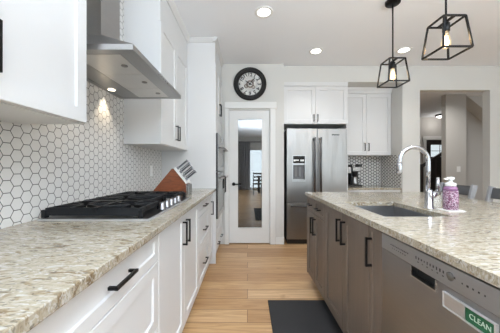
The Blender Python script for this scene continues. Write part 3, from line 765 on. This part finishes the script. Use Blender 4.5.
M['paddle'] = mat('dispenser_paddle_grey', (0.22, 0.22, 0.225), 0.4)
for x in (0.742, 0.80): obj('dispenser_paddle', MB().box(x-0.02, x+0.02, RF+0.03, RF+0.044, 1.03, 1.18, 0.004), M['paddle'], d)
obj('dispenser_tray', MB().box(dx0, dx1, RF-0.006, RF+0.054, dz0, dz0+0.026, 0.003), M['steelh'], d)
obj('hinge_cover', MB().box(RX0+0.01, RX0+0.1, RF+0.02, RF+0.12, 1.76, 1.775, 0.003), M['plastic'], d)
d2 = obj('door', MB().box(xm+0.004, RX1, RF, RF+0.07, 0.64, 1.76, 0.004), M['steel'], t)
obj('hinge_cover', MB().box(RX1-0.1, RX1-0.01, RF+0.02, RF+0.12, 1.76, 1.775, 0.003), M['plastic'], d2)
mb = MB()
for k, (w_) in enumerate((0.006, 0.006, 0.006, 0.006, 0.006, 0.006, 0.006, 0.006)): mb.box(1.283+0.0145*k, 1.283+0.0145*k+0.011, RF-0.002, RF, 1.655 + (0.004 if k in (1, 4) else 0), 1.676)
obj('brand_mark', mb, M['ink'], d2)
d3 = obj('freezer_drawer', MB().box(RX0, RX1, RF, RF+0.07, 0.075, 0.628, 0.004), M['steel'], t)
M['handlesteel'] = steel('dark_handle_steel', (0.14, 0.14, 0.145), 0.3, (160, 160, 3))
for dd, x in ((d, xm-0.045), (d2, xm+0.045)):
    mb = MB(); mb.tube([(x, RF-0.055, 0.70), (x, RF-0.055, 1.62)], 0.0145, 14)
    h = obj('handle', mb, M['handlesteel'], dd)
    mb = MB()
    for z in (0.715, 1.605): mb.tube([(x, RF-0.062, z), (x, RF, z)], 0.017, 14)
    obj('handle_end', mb, M['steel'], h)
mb = MB(); mb.tube([(RX0+0.05, RF-0.055, 0.585), (RX1-0.05, RF-0.055, 0.585)], 0.0135, 14); h = obj('handle', mb, M['handlesteel'], d3)
mb = MB()
for x in (RX0+0.07, RX1-0.07): mb.tube([(x, RF-0.062, 0.585), (x, RF, 0.585)], 0.016, 14)
obj('handle_end', mb, M['steel'], h)
obj('kick_grille', MB().box(RX0+0.01, RX1-0.01, RF+0.03, RF+0.09, 0.0, 0.07), M['plastic'], t)

FF = Face((0.0, YH+0.02), (1, 0), (0, -1))
t = thing('fridge_cabinet', 'white two-door cabinet above the stainless refrigerator', 'cabinet', (1.07, 4.0, 1.848))
obj('carcass', box1(0.558, 1.57, YH+0.02, 4.358, 1.848, SOF-0.001), M['cab'], t)
fm = 1.064
door(t, FF, 0.56, fm-G, 1.852, SOF-0.065, M['cab'], fm-0.03, 1.94, 0.11); door(t, FF, fm+G, 1.568, 1.852, SOF-0.065, M['cab'], fm+0.03, 1.94, 0.11)
obj('top_rail', MB().box(0.558, 1.57, YH-0.004, YH+0.02, SOF-0.062, SOF-0.001), M['cab'], t)
obj('end_panel', box1(1.545, 1.57, YH, 4.358, 0.0, 1.848), M['cab'], t)

# ------------------------------------------------------------------ coffee corner in the alcove
NF = Face((0.0, 4.054), (1, 0), (0, -1))
t = thing('wall_cabinet', 'white two-door wall cabinet right of the refrigerator, in the alcove', 'cabinet', (2.0, 4.2, UZ0))
obj('carcass', box1(1.572, NX-0.001, 4.054, 4.351, UZ0, SOF-0.001), M['cab'], t)
door(t, NF, 1.585, 2.0-G, UZ0+0.003, SOF-0.1, M['cab'], 2.0-0.032, 1.51, 0.13); door(t, NF, 2.0+G, NX-0.004, UZ0+0.003, SOF-0.1, M['cab'], 2.0+0.032, 1.51, 0.13)
mb = MB(); mb.prism([(4.054, SOF-0.095), (4.03, SOF-0.095), (4.02, SOF-0.06), (3.995, SOF-0.02), (3.995, SOF-0.001), (4.054, SOF-0.001)], 'x', 1.572, NX-0.001); obj('crown_moulding', mb, M['cab'], t)
NCT = 0.848
BF = Face((0.0, 3.80), (1, 0), (0, -1))
t = thing('base_cabinet', 'low white base cabinet in the alcove right of the refrigerator', 'cabinet', (2.0, 4.1, 0))
obj('carcass', box1(1.572, NX-0.01, 3.80, 4.351, 0.1, NCT-0.031), M['cab'], t)
obj('toe_kick', box1(1.572, NX-0.01, 3.86, 4.351, 0, 0.1), M['cab'], t)
drawer(t, BF, 1.575, 2.0-G, 0.655, NCT-0.035, M['cab']); drawer(t, BF, 2.0+G, NX-0.012, 0.655, NCT-0.035, M['cab'])
door(t, BF, 1.575, 2.0-G, 0.112, 0.651, M['cab'], 1.96, 0.55); door(t, BF, 2.0+G, NX-0.012, 0.112, 0.651, M['cab'], 2.04, 0.55)
M['paleq'] = painted('pale_quartz', srgb(206, 203, 196), 0.2, 0.01)
tag(obj('worktop', MB().slab([1.572, NX-0.009], [3.752, 4.351], NCT-0.03, NCT, bev=0.003), M['quartz'], origin=(2.0, 4.05, NCT-0.03)), 'short quartz worktop in the alcove under the coffee maker', 'worktop')
t = thing('coffee_maker', 'black and steel coffee maker with carafe on the alcove worktop', 'coffee maker', (1.82, 4.18, NCT))
obj('base', MB().box(1.685, 1.945, 4.06, 4.31, NCT, NCT+0.025, 0.004), M['plastic'], t)
obj('tower', MB().box(1.685, 1.945, 4.22, 4.31, NCT+0.025, NCT+0.31, 0.004), M['plastic'], t)
obj('water_tank', MB().box(1.70, 1.76, 4.07, 4.22, NCT+0.22, NCT+0.33, 0.006), M['steel'], t)
obj('brew_head', MB().lathe([(0.03, 0), (0.05, 0.02), (0.058, 0.08), (0.058, 0.09), (0, 0.09)], (1.84, 4.13, NCT+0.165)), M['plastic'], t)
obj('brew_head_band', MB().box(1.785, 1.93, 4.075, 4.22, NCT+0.256, NCT+0.33, 0.006), M['steel'], t)
obj('control_knob', MB().box(1.885, 1.94, 4.06, 4.2, NCT+0.33, NCT+0.375, 0.004), M['plastic'], t)
obj('column', MB().box(1.765, 1.782, 4.08, 4.22, NCT+0.025, NCT+0.37, 0.003), M['plastic'], t)
c = obj('carafe', MB().lathe([(0.05, 0), (0.058, 0.004), (0.058, 0.03), (0.045, 0.11), (0.036, 0.135), (0, 0.137)], (1.84, 4.12, NCT+0.025)), M['steel'], t)
mb = MB(); mb.tube([(1.89, 4.10, NCT+0.06), (1.915, 4.09, NCT+0.07), (1.918, 4.09, NCT+0.12), (1.885, 4.10, NCT+0.14)], 0.007, 8); obj('carafe_handle', mb, M['plastic'], c)
obj('carafe_lid', MB().lathe([(0.037, 0), (0.034, 0.015), (0, 0.016)], (1.84, 4.12, NCT+0.161)), M['plastic'], c)

# ------------------------------------------------------------------ island
IX0, IX1, IY0, IY1 = 0.60, 1.83, 0.30, 2.50
SX0, SX1, SY0, SY1 = 0.722, 1.088, 1.262, 1.79
tag(obj('island_worktop', MB().slab([IX0, SX0, SX1, IX1], [IY0, SY0, SY1, IY1], CB, CT, [(1, 1)], 0.003), M['quartz'], origin=(1.2, 1.4, CB)), 'large beige mottled quartz island worktop around the sink', 'worktop')
IF = Face((0.632, 0), (0, 1), (-1, 0))
GI = 'taupe island base cabinets'
IB = M['island']
def ibody(t, y0, y1, sink=False):
    mb = MB()
    if sink:
        mb.box(0.632, 1.20, y0, y1, 0.1, 0.60); mb.box(0.632, 0.655, y0, y1, 0.60, CB-0.001); mb.box(0.655, 1.20, y0, y0+0.016, 0.60, CB-0.001); mb.box(0.655, 1.20, y1-0.016, y1, 0.60, CB-0.001)
    else: mb.box(0.632, 1.20, y0, y1, 0.1, CB-0.001)
    obj('carcass', mb, IB, t); obj('toe_kick', box1(0.69, 1.20, y0, y1, 0, 0.1), IB, t)
t = thing('island_cabinet', 'taupe wood island cabinet with two small drawers at the far end', 'cabinet', (0.9, 2.19, 0), GI)
a, b = 1.915, 2.47; m_ = (a+b)/2
ibody(t, a, b)
drawer(t, IF, a+G, m_-G, 0.745, 0.880, IB, L=0.10, fw=0.03); drawer(t, IF, m_+G, b-0.02, 0.745, 0.880, IB, L=0.10, fw=0.03)
door(t, IF, a+G, m_-G, 0.112, 0.741, IB, m_-0.035, 0.635, 0.15); door(t, IF, m_+G, b-0.02, 0.112, 0.741, IB, m_+0.035, 0.635, 0.15)
obj('end_panel', box1(0.612, 1.20, b-0.018, b, 0.1, CB-0.001), IB, t)
t = thing('island_cabinet', 'taupe wood two-door island cabinet below the sink', 'cabinet', (0.9, 1.5, 0), GI)
a, b, m_ = 1.212, 1.913, 1.545
ibody(t, a, b, True)
door(t, IF, a+G, m_-G, 0.112, 0.880, IB, m_-0.038, 0.76, 0.15); door(t, IF, m_+G, b-G, 0.112, 0.880, IB, m_+0.038, 0.76, 0.15)
t = thing('island_cabinet', 'narrow taupe wood pull-out cabinet left of the dishwasher', 'cabinet', (0.9, 1.16, 0), GI)
ibody(t, 1.086, 1.21)
obj('door', IF.shaker(1.086+G, 1.21-G, 0.112, 0.880, fw=0.022), IB, t)
obj('handle', IF.pull(1.185, 0.757, 0.145, 0.02, True), M['black'], t)
tag(obj('island_back_panel', box1(1.205, 1.45, 0.33, 2.47, 0, CB-0.001), IB, origin=(1.33, 1.4, 0)), 'taupe wood panel closing the seating side of the island', 'panel')
tag(obj('island_end_panel', box1(0.612, 1.203, 0.33, 0.482, 0, CB-0.001), IB, origin=(0.9, 0.42, 0)), 'taupe wood panel on the near side of the dishwasher', 'panel')
# dishwasher
DY0, DY1 = 0.485, 1.082; DXF = 0.606
t = thing('dishwasher', 'slate steel dishwasher with pocket handle under the island worktop', 'dishwasher', (0.9, 0.8, 0))
obj('tub', box1(0.64, 1.19, DY0+0.004, DY1-0.004, 0.09, CB-0.004), M['plastic'], t)
py0, py1, pz0, pz1 = 0.772, 0.884, 0.779, 0.813
mb = MB(); y0, y1 = DY0+0.002, DY1-0.002
for (a0, a1, b0, b1) in ((y0, py0, 0.11, pz1), (py1, y1, 0.11, pz1), (py0, py1, 0.11, pz0)): mb.box(DXF, 0.64, a0, a1, b0, b1)
mb.box(0.634, 0.64, py0, py1, pz0, pz1)
d = obj('door', mb, M['dwsteel'], t)
obj('control_panel', MB().box(DXF-0.002, 0.64, y0, y1, pz1+0.0015, CB-0.006, 0.0015), steel('control_strip_steel', (0.40, 0.405, 0.415), 0.36, (160, 3, 160)), t)
mb = MB()
b_ = 0.005
mb.box(DXF-0.003, DXF+0.006, py0-b_, py0, pz0-b_, pz1); mb.box(DXF-0.003, DXF+0.006, py1, py1+b_, pz0-b_, pz1); mb.box(DXF-0.003, DXF+0.006, py0, py1, pz0-b_, pz0)
obj('pocket_bezel', mb, M['steelh'], d)
obj('pocket_liner', MB().box(0.626, 0.634, py0, py1, pz0, pz1), M['dark'], d)
obj('toe_panel', box1(0.68, 0.70, y0, y1, 0.0, 0.1), M['plastic'], t)
# printed symbols on the control strip (too small to read in the photo)
mb = MB(); rr = random.Random(3)
def glyphs(y_from, y_to, z, h, n_):
    mb = MB()
    for k in range(n_):
        y = y_from+(y_to-y_from)*k/(n_-1); hh = h*rr.choice((0.6, 1, 0.8)); ww = rr.uniform(0.003, 0.006)
        mb.box(DXF-0.0026, DXF-0.002, y-ww/2, y+ww/2, z-hh/2, z+hh/2)
    o = obj('control_symbols', mb, M['print'], t); o['kind'] = 'stuff'
M['print'] = mat('control_print', (0.02, 0.02, 0.02), 0.5)
glyphs(1.01, 0.905, 0.850, 0.006, 12); glyphs(1.0, 0.92, 0.838, 0.004, 7)
glyphs(0.86, 0.70, 0.852, 0.010, 13); glyphs(0.85, 0.72, 0.839, 0.004, 7)
glyphs(0.675, 0.61, 0.848, 0.007, 5)
mb = MB(); mb.lathe([(0.013, 0), (0.013, 0.001), (0, 0.001)], (DXF-0.002, 0.715, 0.85), (-1, 0, 0), 20); obj('dial_ring', mb, mat('control_grey', (0.12, 0.115, 0.11), 0.4), t)
# CLEAN sign held on the dishwasher door
t = thing('dishwasher_magnet', 'silver slider magnet reading CLEAN on green, on the dishwasher door', 'magnet', (DXF, 0.66, 0.772))
my0, my1, mz0, mz1 = 0.578, 0.738, 0.749, 0.796
obj('backing', MB().box(DXF-0.002, DXF, my0+0.003, my1-0.003, mz0+0.003, mz1-0.003), M['silver'], t)
mb = MB(); e = 0.005
mb.box(DXF-0.008, DXF, my0, my0+e, mz0, mz1, 0.001); mb.box(DXF-0.008, DXF, my1-e, my1, mz0, mz1, 0.001); mb.box(DXF-0.008, DXF, my0+e, my1-e, mz0, mz0+e*0.8, 0.001); mb.box(DXF-0.008, DXF, my0+e, my1-e, mz1-e*0.8, mz1, 0.001)
obj('frame', mb, M['silver'], t)
obj('slider', MB().box(DXF-0.006, DXF-0.002, 0.664, my1-e, mz0+e, mz1-e, 0.001), steel('slider_steel', (0.6, 0.6, 0.61), 0.35, (160, 3, 160)), t)
gp = obj('green_panel', MB().box(DXF-0.004, DXF-0.002, my0+e, 0.663, mz0+e, mz1-e), mat('green_print', srgb(20, 96, 62), 0.4), t)
bm = text_mesh('CLEAN', 0.0235, 0.0004)
xs_ = [v.co.x for v in bm.verts]; sc = 0.058/(max(xs_)-min(xs_))
bmesh.ops.transform(bm, verts=bm.verts, matrix=Matrix.Translation((DXF-0.0044, 0.6215, 0.7725)) @ Matrix.Rotation(-PI/2, 4, 'Z') @ Matrix.Rotation(PI/2, 4, 'X') @ Matrix.Diagonal((sc, 0.86, 1, 1)))
obj('lettering', bm, mat('pale_green_print', srgb(206, 228, 214), 0.4), gp)
# sink
t = thing('undermount_sink', 'brushed steel undermount sink in the island worktop', 'sink', (0.9, 1.5, CB-0.2))
mb = MB(); bm = mb.bm; th = 0.003; zb = CB-0.20
def rv(x0, x1, y0, y1, z): return [bm.verts.new(p) for p in ((x0, y0, z), (x1, y0, z), (x1, y1, z), (x0, y1, z))]
g_ = 0.006
rs = [rv(SX0-0.02, SX1+0.02, SY0-0.02, SY1+0.02, CB-0.003), rv(SX0-0.02, SX1+0.02, SY0-0.02, SY1+0.02, CB-0.0005), rv(SX0-g_, SX1+g_, SY0-g_, SY1+g_, CB-0.0005), rv(SX0-g_+0.004, SX1+g_-0.004, SY0-g_+0.004, SY1+g_-0.004, zb+0.02), rv(SX0+0.02, SX1-0.02, SY0+0.02, SY1-0.02, zb)]
ro = [rv(SX0-g_-th, SX1+g_+th, SY0-g_-th, SY1+g_+th, CB-0.003), rv(SX0-g_, SX1+g_, SY0-g_, SY1+g_, zb+0.016), rv(SX0+0.018, SX1-0.018, SY0+0.018, SY1-0.018, zb-th)]
seq = [ro[2], ro[1], ro[0]] + rs
bm.faces.new(ro[2]); bm.faces.new(rs[-1])
for A, Bq in zip(seq, seq[1:]):
    for k in range(4): bm.faces.new((A[k], A[(k+1) % 4], Bq[(k+1) % 4], Bq[k]))
obj('basin', mb, M['sinksteel'], t)
obj('drain', MB().lathe([(0.045, 0), (0.043, 0.003), (0.03, 0.003), (0.028, 0.001), (0, 0.001)], (0.92, 1.5, zb)), M['chrome'], t)
# faucet
FX, FYY = 1.135, 1.50
t = thing('kitchen_faucet', 'tall chrome gooseneck pull-down faucet behind the island sink', 'faucet', (FX, FYY, CT))
obj('base', MB().lathe([(0.030, 0), (0.030, 0.006), (0.024, 0.010), (0.0225, 0.10), (0.021, 0.112), (0.016, 0.118), (0, 0.118)], (FX, FYY, CT)), M['chrome'], t)
top = 1.313; ra = 0.090; zc = top-ra-0.0135
pts = [(FX-0.01, FYY, CT+0.11)] ; pts = [(FX-0.008, FYY, CT+0.11), (FX-0.006, FYY, zc-0.05)]
cx = FX-0.006-ra
for k in range(0, 19):
    a = PI*k/18; pts.append((cx+ra*math.cos(a), FYY-0.0*k, zc+ra*math.sin(a)))
pts.append((cx-ra, FYY, zc-0.012))
obj('spout', MB().tube(pts, 0.0135, 16), M['chrome'], t)
obj('spray_head', MB().lathe([(0.0145, 0), (0.016, -0.008), (0.0165, -0.060), (0.014, -0.068), (0, -0.068)], (cx-ra, FYY, zc-0.010)), M['chrome'], t)
h = obj('handle_hub', MB().tube([(FX+0.005, FYY, CT+0.075), (FX+0.040, FYY+0.006, CT+0.090), (FX+0.066, FYY+0.01, CT+0.100)], [0.020, 0.019, 0.017], 16), M['chrome'], t)
obj('lever', MB().tube([(FX+0.062, FYY+0.01, CT+0.10), (FX+0.062, FYY+0.01, CT+0.145), (FX+0.064, FYY+0.01, CT+0.195)], [0.011, 0.0105, 0.0085], 12), M['chrome'], h)
# soap bottle on its coaster
BX, BY = 1.214, 1.435
M['coaster'] = painted('white_coaster', srgb(226, 224, 220), 0.4, 0.02)
tag(obj('soap_dish', MB().box(BX-0.05, BX+0.05, BY-0.05, BY+0.05, CT, CT+0.006, 0.002), M['coaster'], origin=(BX, BY, CT)), 'small square white coaster under the pink soap bottle', 'dish')
t = thing('soap_bottle', 'pink glitter foaming hand soap bottle with white pump beside the faucet', 'bottle', (BX, BY, CT+0.006))
m = mat('pink_glitter_label', srgb(190, 120, 160), 0.3); n = N(m)
vo = n.new('ShaderNodeTexVoronoi'); n.link(n.coords(), vo.inputs['Vector']); vo.inputs['Scale'].default_value = 230
sep = n.new('ShaderNodeSeparateColor'); n.link(vo.outputs['Color'], sep.inputs[0])
n.link(n.ramp(sep.outputs[0], [(0.0, srgb(70, 30, 54)), (0.28, srgb(116, 58, 92)), (0.5, srgb(170, 128, 152)), (0.75, srgb(206, 190, 200)), (1.0, srgb(84, 40, 66))]), n.b.inputs['Base Color'])
m2 = mat('clear_pink_soap', srgb(172, 124, 166), 0.12); m2.node_tree.nodes['Principled BSDF'].inputs['Transmission Weight'].default_value = 0.35
z = CT+0.006
obj('bottle', MB().lathe([(0.033, 0), (0.037, 0.004), (0.038, 0.05), (0.037, 0.108), (0.036, 0.114)], (BX, BY, z)), m, t)
obj('shoulder', MB().lathe([(0.036, 0), (0.034, 0.014), (0.029, 0.022), (0.026, 0.026), (0, 0.026)], (BX, BY, z+0.114)), m2, t)
mb = MB(); mb.lathe([(0.027, 0), (0.027, 0.018), (0.012, 0.022), (0.009, 0.026), (0.009, 0.036), (0.018, 0.037), (0.019, 0.05), (0.014, 0.054), (0, 0.055)], (BX, BY, z+0.140))
mb.bar((BX-0.012, BY, z+0.185), (BX-0.043, BY-0.006, z+0.183), 0.014, 0.010, bev=0.003)
obj('pump', mb, M['white'], t)

# ------------------------------------------------------------------ counter stools on the seating side
GS = 'grey counter stools at the island'
def stool(label, yc):
    X = 1.80; hw = 0.2
    t = thing('counter_stool', label, 'stool', (X, yc, 0), GS)
    obj('seat', MB().box(X-0.2, X+0.2, yc-hw, yc+hw, 0.61, 0.65, 0.01), M['chairwood'], t)
    for sy in (-1, 1):
        y = yc+sy*(hw-0.025)
        obj('leg', MB().bar((X-0.19, y, 0), (X-0.17, y, 0.612), 0.035, 0.035, (1, 0, 0), 0.003), M['chairwood'], t)
        obj('leg', MB().bar((X+0.21, y, 0), (X+0.175, y, 0.612), 0.035, 0.035, (1, 0, 0), 0.003), M['chairwood'], t)
        p = obj('back_post', MB().bar((X+0.185, y, 0.648), (X+0.275, y, 1.01), 0.028, 0.045, (1, 0, 0), 0.004), M['chairlit'], t); p['label'] = 'grey back post coloured as lit'
    for z, w_ in ((0.955, 0.09), (0.80, 0.06)):
        x = X+0.185+0.09*(z-0.648)/0.362
        obj('back_rail', MB().bar((x+0.004, yc-hw+0.035, z), (x+0.004, yc+hw-0.035, z), 0.02, w_, (0.24, 0, 1), 0.003), M['chairwood'], t)
    for y in (-hw+0.025, hw-0.025): obj('stretcher', MB().bar((X-0.185, yc+y, 0.2), (X+0.2, yc+y, 0.2), 0.02, 0.03), M['chairwood'], t)
    obj('foot_rest', MB().bar((X-0.183, yc-hw+0.03, 0.24), (X-0.183, yc+hw-0.03, 0.24), 0.02, 0.03), M['chairwood'], t)
stool('grey wooden counter stool at the island, just right of the soap bottle', 2.37)
stool('grey wooden counter stool at the island, cut by the right edge', 1.86)

# ------------------------------------------------------------------ pendants
GP = 'black cage pendants over the island'
def pendant(label, x, y):
    zt, zb = 2.180, 1.963; rt, rb = 0.072, 0.095
    t = thing('pendant_lamp', label, 'lamp', (x, y, CEIL), GP)
    obj('ceiling_canopy', MB().lathe([(0.066, 0), (0.066, -0.02), (0.06, -0.026), (0, -0.026)], (x, y, CEIL-0.0005)), M['black'], t)
    obj('rod', MB().tube([(x, y, CEIL-0.02), (x, y, zt-0.05)], 0.0065, 10), M['black'], t)
    mb = MB(); w_ = 0.0105
    T = [Vector((x+sx*rt, y+sy*rt, zt)) for sx, sy in ((-1, -1), (1, -1), (1, 1), (-1, 1))]; Bq = [Vector((x+sx*rb, y+sy*rb, zb)) for sx, sy in ((-1, -1), (1, -1), (1, 1), (-1, 1))]
    for k in range(4):
        j = (k+1) % 4
        mb.bar(T[k], T[j], w_, w_); mb.bar(Bq[k], Bq[j], w_, w_); mb.bar(T[k], Bq[k], w_, w_, (1, 0, 0))
    mb.bar((x, y-rt, zt), (x, y+rt, zt), w_*1.6, w_)
    obj('cage', mb, M['black'], t)
    s = obj('socket', MB().lathe([(0.012, 0), (0.022, -0.008), (0.022, -0.062), (0.016, -0.066), (0, -0.066)], (x, y, zt-0.005)), M['black'], t)
    zz = zt-0.068
    b = obj('bulb', MB().lathe([(0.0125, 0), (0.014, -0.018), (0.022, -0.045), (0.029, -0.075), (0.027, -0.098), (0.015, -0.115), (0, -0.119)], (x, y, zz), seg=20), M['bulb'], t)
    mb = MB()
    for k in range(6):
        a = 2*PI*k/6; mb.tube([(x+0.006*math.cos(a), y+0.006*math.sin(a), zz-0.03), (x+0.012*math.cos(a), y+0.012*math.sin(a), zz-0.092)], 0.0032, 6)
    obj('filament', mb, M['filament'], b)
    l = bpy.data.lights.new('pendant_light', 'POINT'); l.energy = 2.5; l.color = (1.0, 0.82, 0.6); l.shadow_soft_size = 0.02
    o = bpy.data.objects.new('pendant_light', l); COL.objects.link(o); o.parent = t; o.location = Vector((x, y, zz-0.06)) - ORI[t.name]
pendant('black cage pendant lamp nearer the camera, on the right', 1.373, 1.66)
pendant('black cage pendant lamp further back, left of the other one', 1.38, 2.28)

# ------------------------------------------------------------------ ceiling downlights
GR = 'round ceiling downlights'
for x, y, lab in ((0.167, 2.437, 'round white ceiling downlight nearest, above the aisle'), (0.93, 3.257, 'round white ceiling downlight in front of the fridge cabinet'), (2.105, 3.229, 'round white ceiling downlight behind the pendant lamps')):
    t = thing('recessed_downlight', lab, 'downlight', (x, y, CEIL), GR)
    obj('trim_ring', MB().lathe([(0.095, 0), (0.095, -0.004), (0.088, -0.008), (0.066, -0.005), (0.066, 0)], (x, y, CEIL-0.0005), seg=32), M['white'], t)
    obj('lens', MB().lathe([(0.065, 0), (0.065, -0.004), (0, -0.005)], (x, y, CEIL-0.0005), seg=32), M['led'], t)
    l = bpy.data.lights.new('downlight_light', 'AREA'); l.shape = 'DISK'; l.size = 0.12; l.energy = 3.0 if y > 3 else 4.5; l.spread = math.radians(100); l.color = (1.0, 0.97, 0.93)
    o = bpy.data.objects.new('downlight_light', l); COL.objects.link(o); o.parent = t; o.location = (0, 0, -0.012)

# ------------------------------------------------------------------ floor mat
tag(obj('floor_mat', MB().prism([(0.20, 0.55), (0.675, 0.55), (0.675, 2.10), (0.178, 2.10), (0.178, 0.572)], 'z', 0.0, 0.013, 0.004), M['rubber'], origin=(0.43, 1.3, 0)), 'black rubber floor mat along the island', 'mat')

# ------------------------------------------------------------------ hall fittings
t = thing('hall_ceiling_lamp', 'flush round ceiling lamp in the hall beyond the opening', 'lamp', (5.83, 7.2, CEIL))
obj('lamp_rim', MB().lathe([(0.16, 0), (0.16, -0.035), (0.15, -0.05), (0.14, -0.05), (0.14, 0)], (5.83, 7.2, CEIL-0.001), seg=32), M['black'], t)
obj('diffuser', MB().lathe([(0.139, -0.03), (0.135, -0.06), (0.10, -0.085), (0, -0.095)], (5.83, 7.2, CEIL-0.001), seg=32), M['hallled'], t)
l = bpy.data.lights.new('hall_lamp_light', 'POINT'); l.energy = 5; l.color = (1, 0.96, 0.92); l.shadow_soft_size = 0.12
o = bpy.data.objects.new('hall_lamp_light', l); COL.objects.link(o); o.parent = t; o.location = (0, 0, -0.2)
t = thing('light_switch', 'white light switch on the pale partition in the hall', 'switch', (4.57, 5.2, 1.13))
obj('plate', MB().box(4.53, 4.61, 5.193, 5.2, 1.07, 1.19, 0.002), M['white'], t); obj('rocker', MB().box(4.555, 4.585, 5.189, 5.193, 1.10, 1.16, 0.001), M['white'], t)
# stair rail climbing towards the right
t = thing('stair_railing', 'dark sloping stair handrail in front of the front door', 'railing', (4.6, 6.3, 0))
M['rail'] = mat('dark_rail_wood', srgb(58, 54, 52), 0.45)
p0, p1 = Vector((4.30, 6.3, 1.02)), Vector((5.75, 6.3, 1.93))
obj('handrail', MB().bar(p0, p1, 0.06, 0.075, bev=0.006), M['rail'], t)
obj('newel_post', MB().box(4.50, 4.59, 6.255, 6.345, 0.0, 1.25, 0.004), M['rail'], t)
for k in range(5):
    f = 0.3+0.15*k; q = p0+(p1-p0)*f
    obj('baluster', MB().box(q.x-0.012, q.x+0.012, 6.288, 6.312, 0.0, q.z-0.03), M['rail'], t)
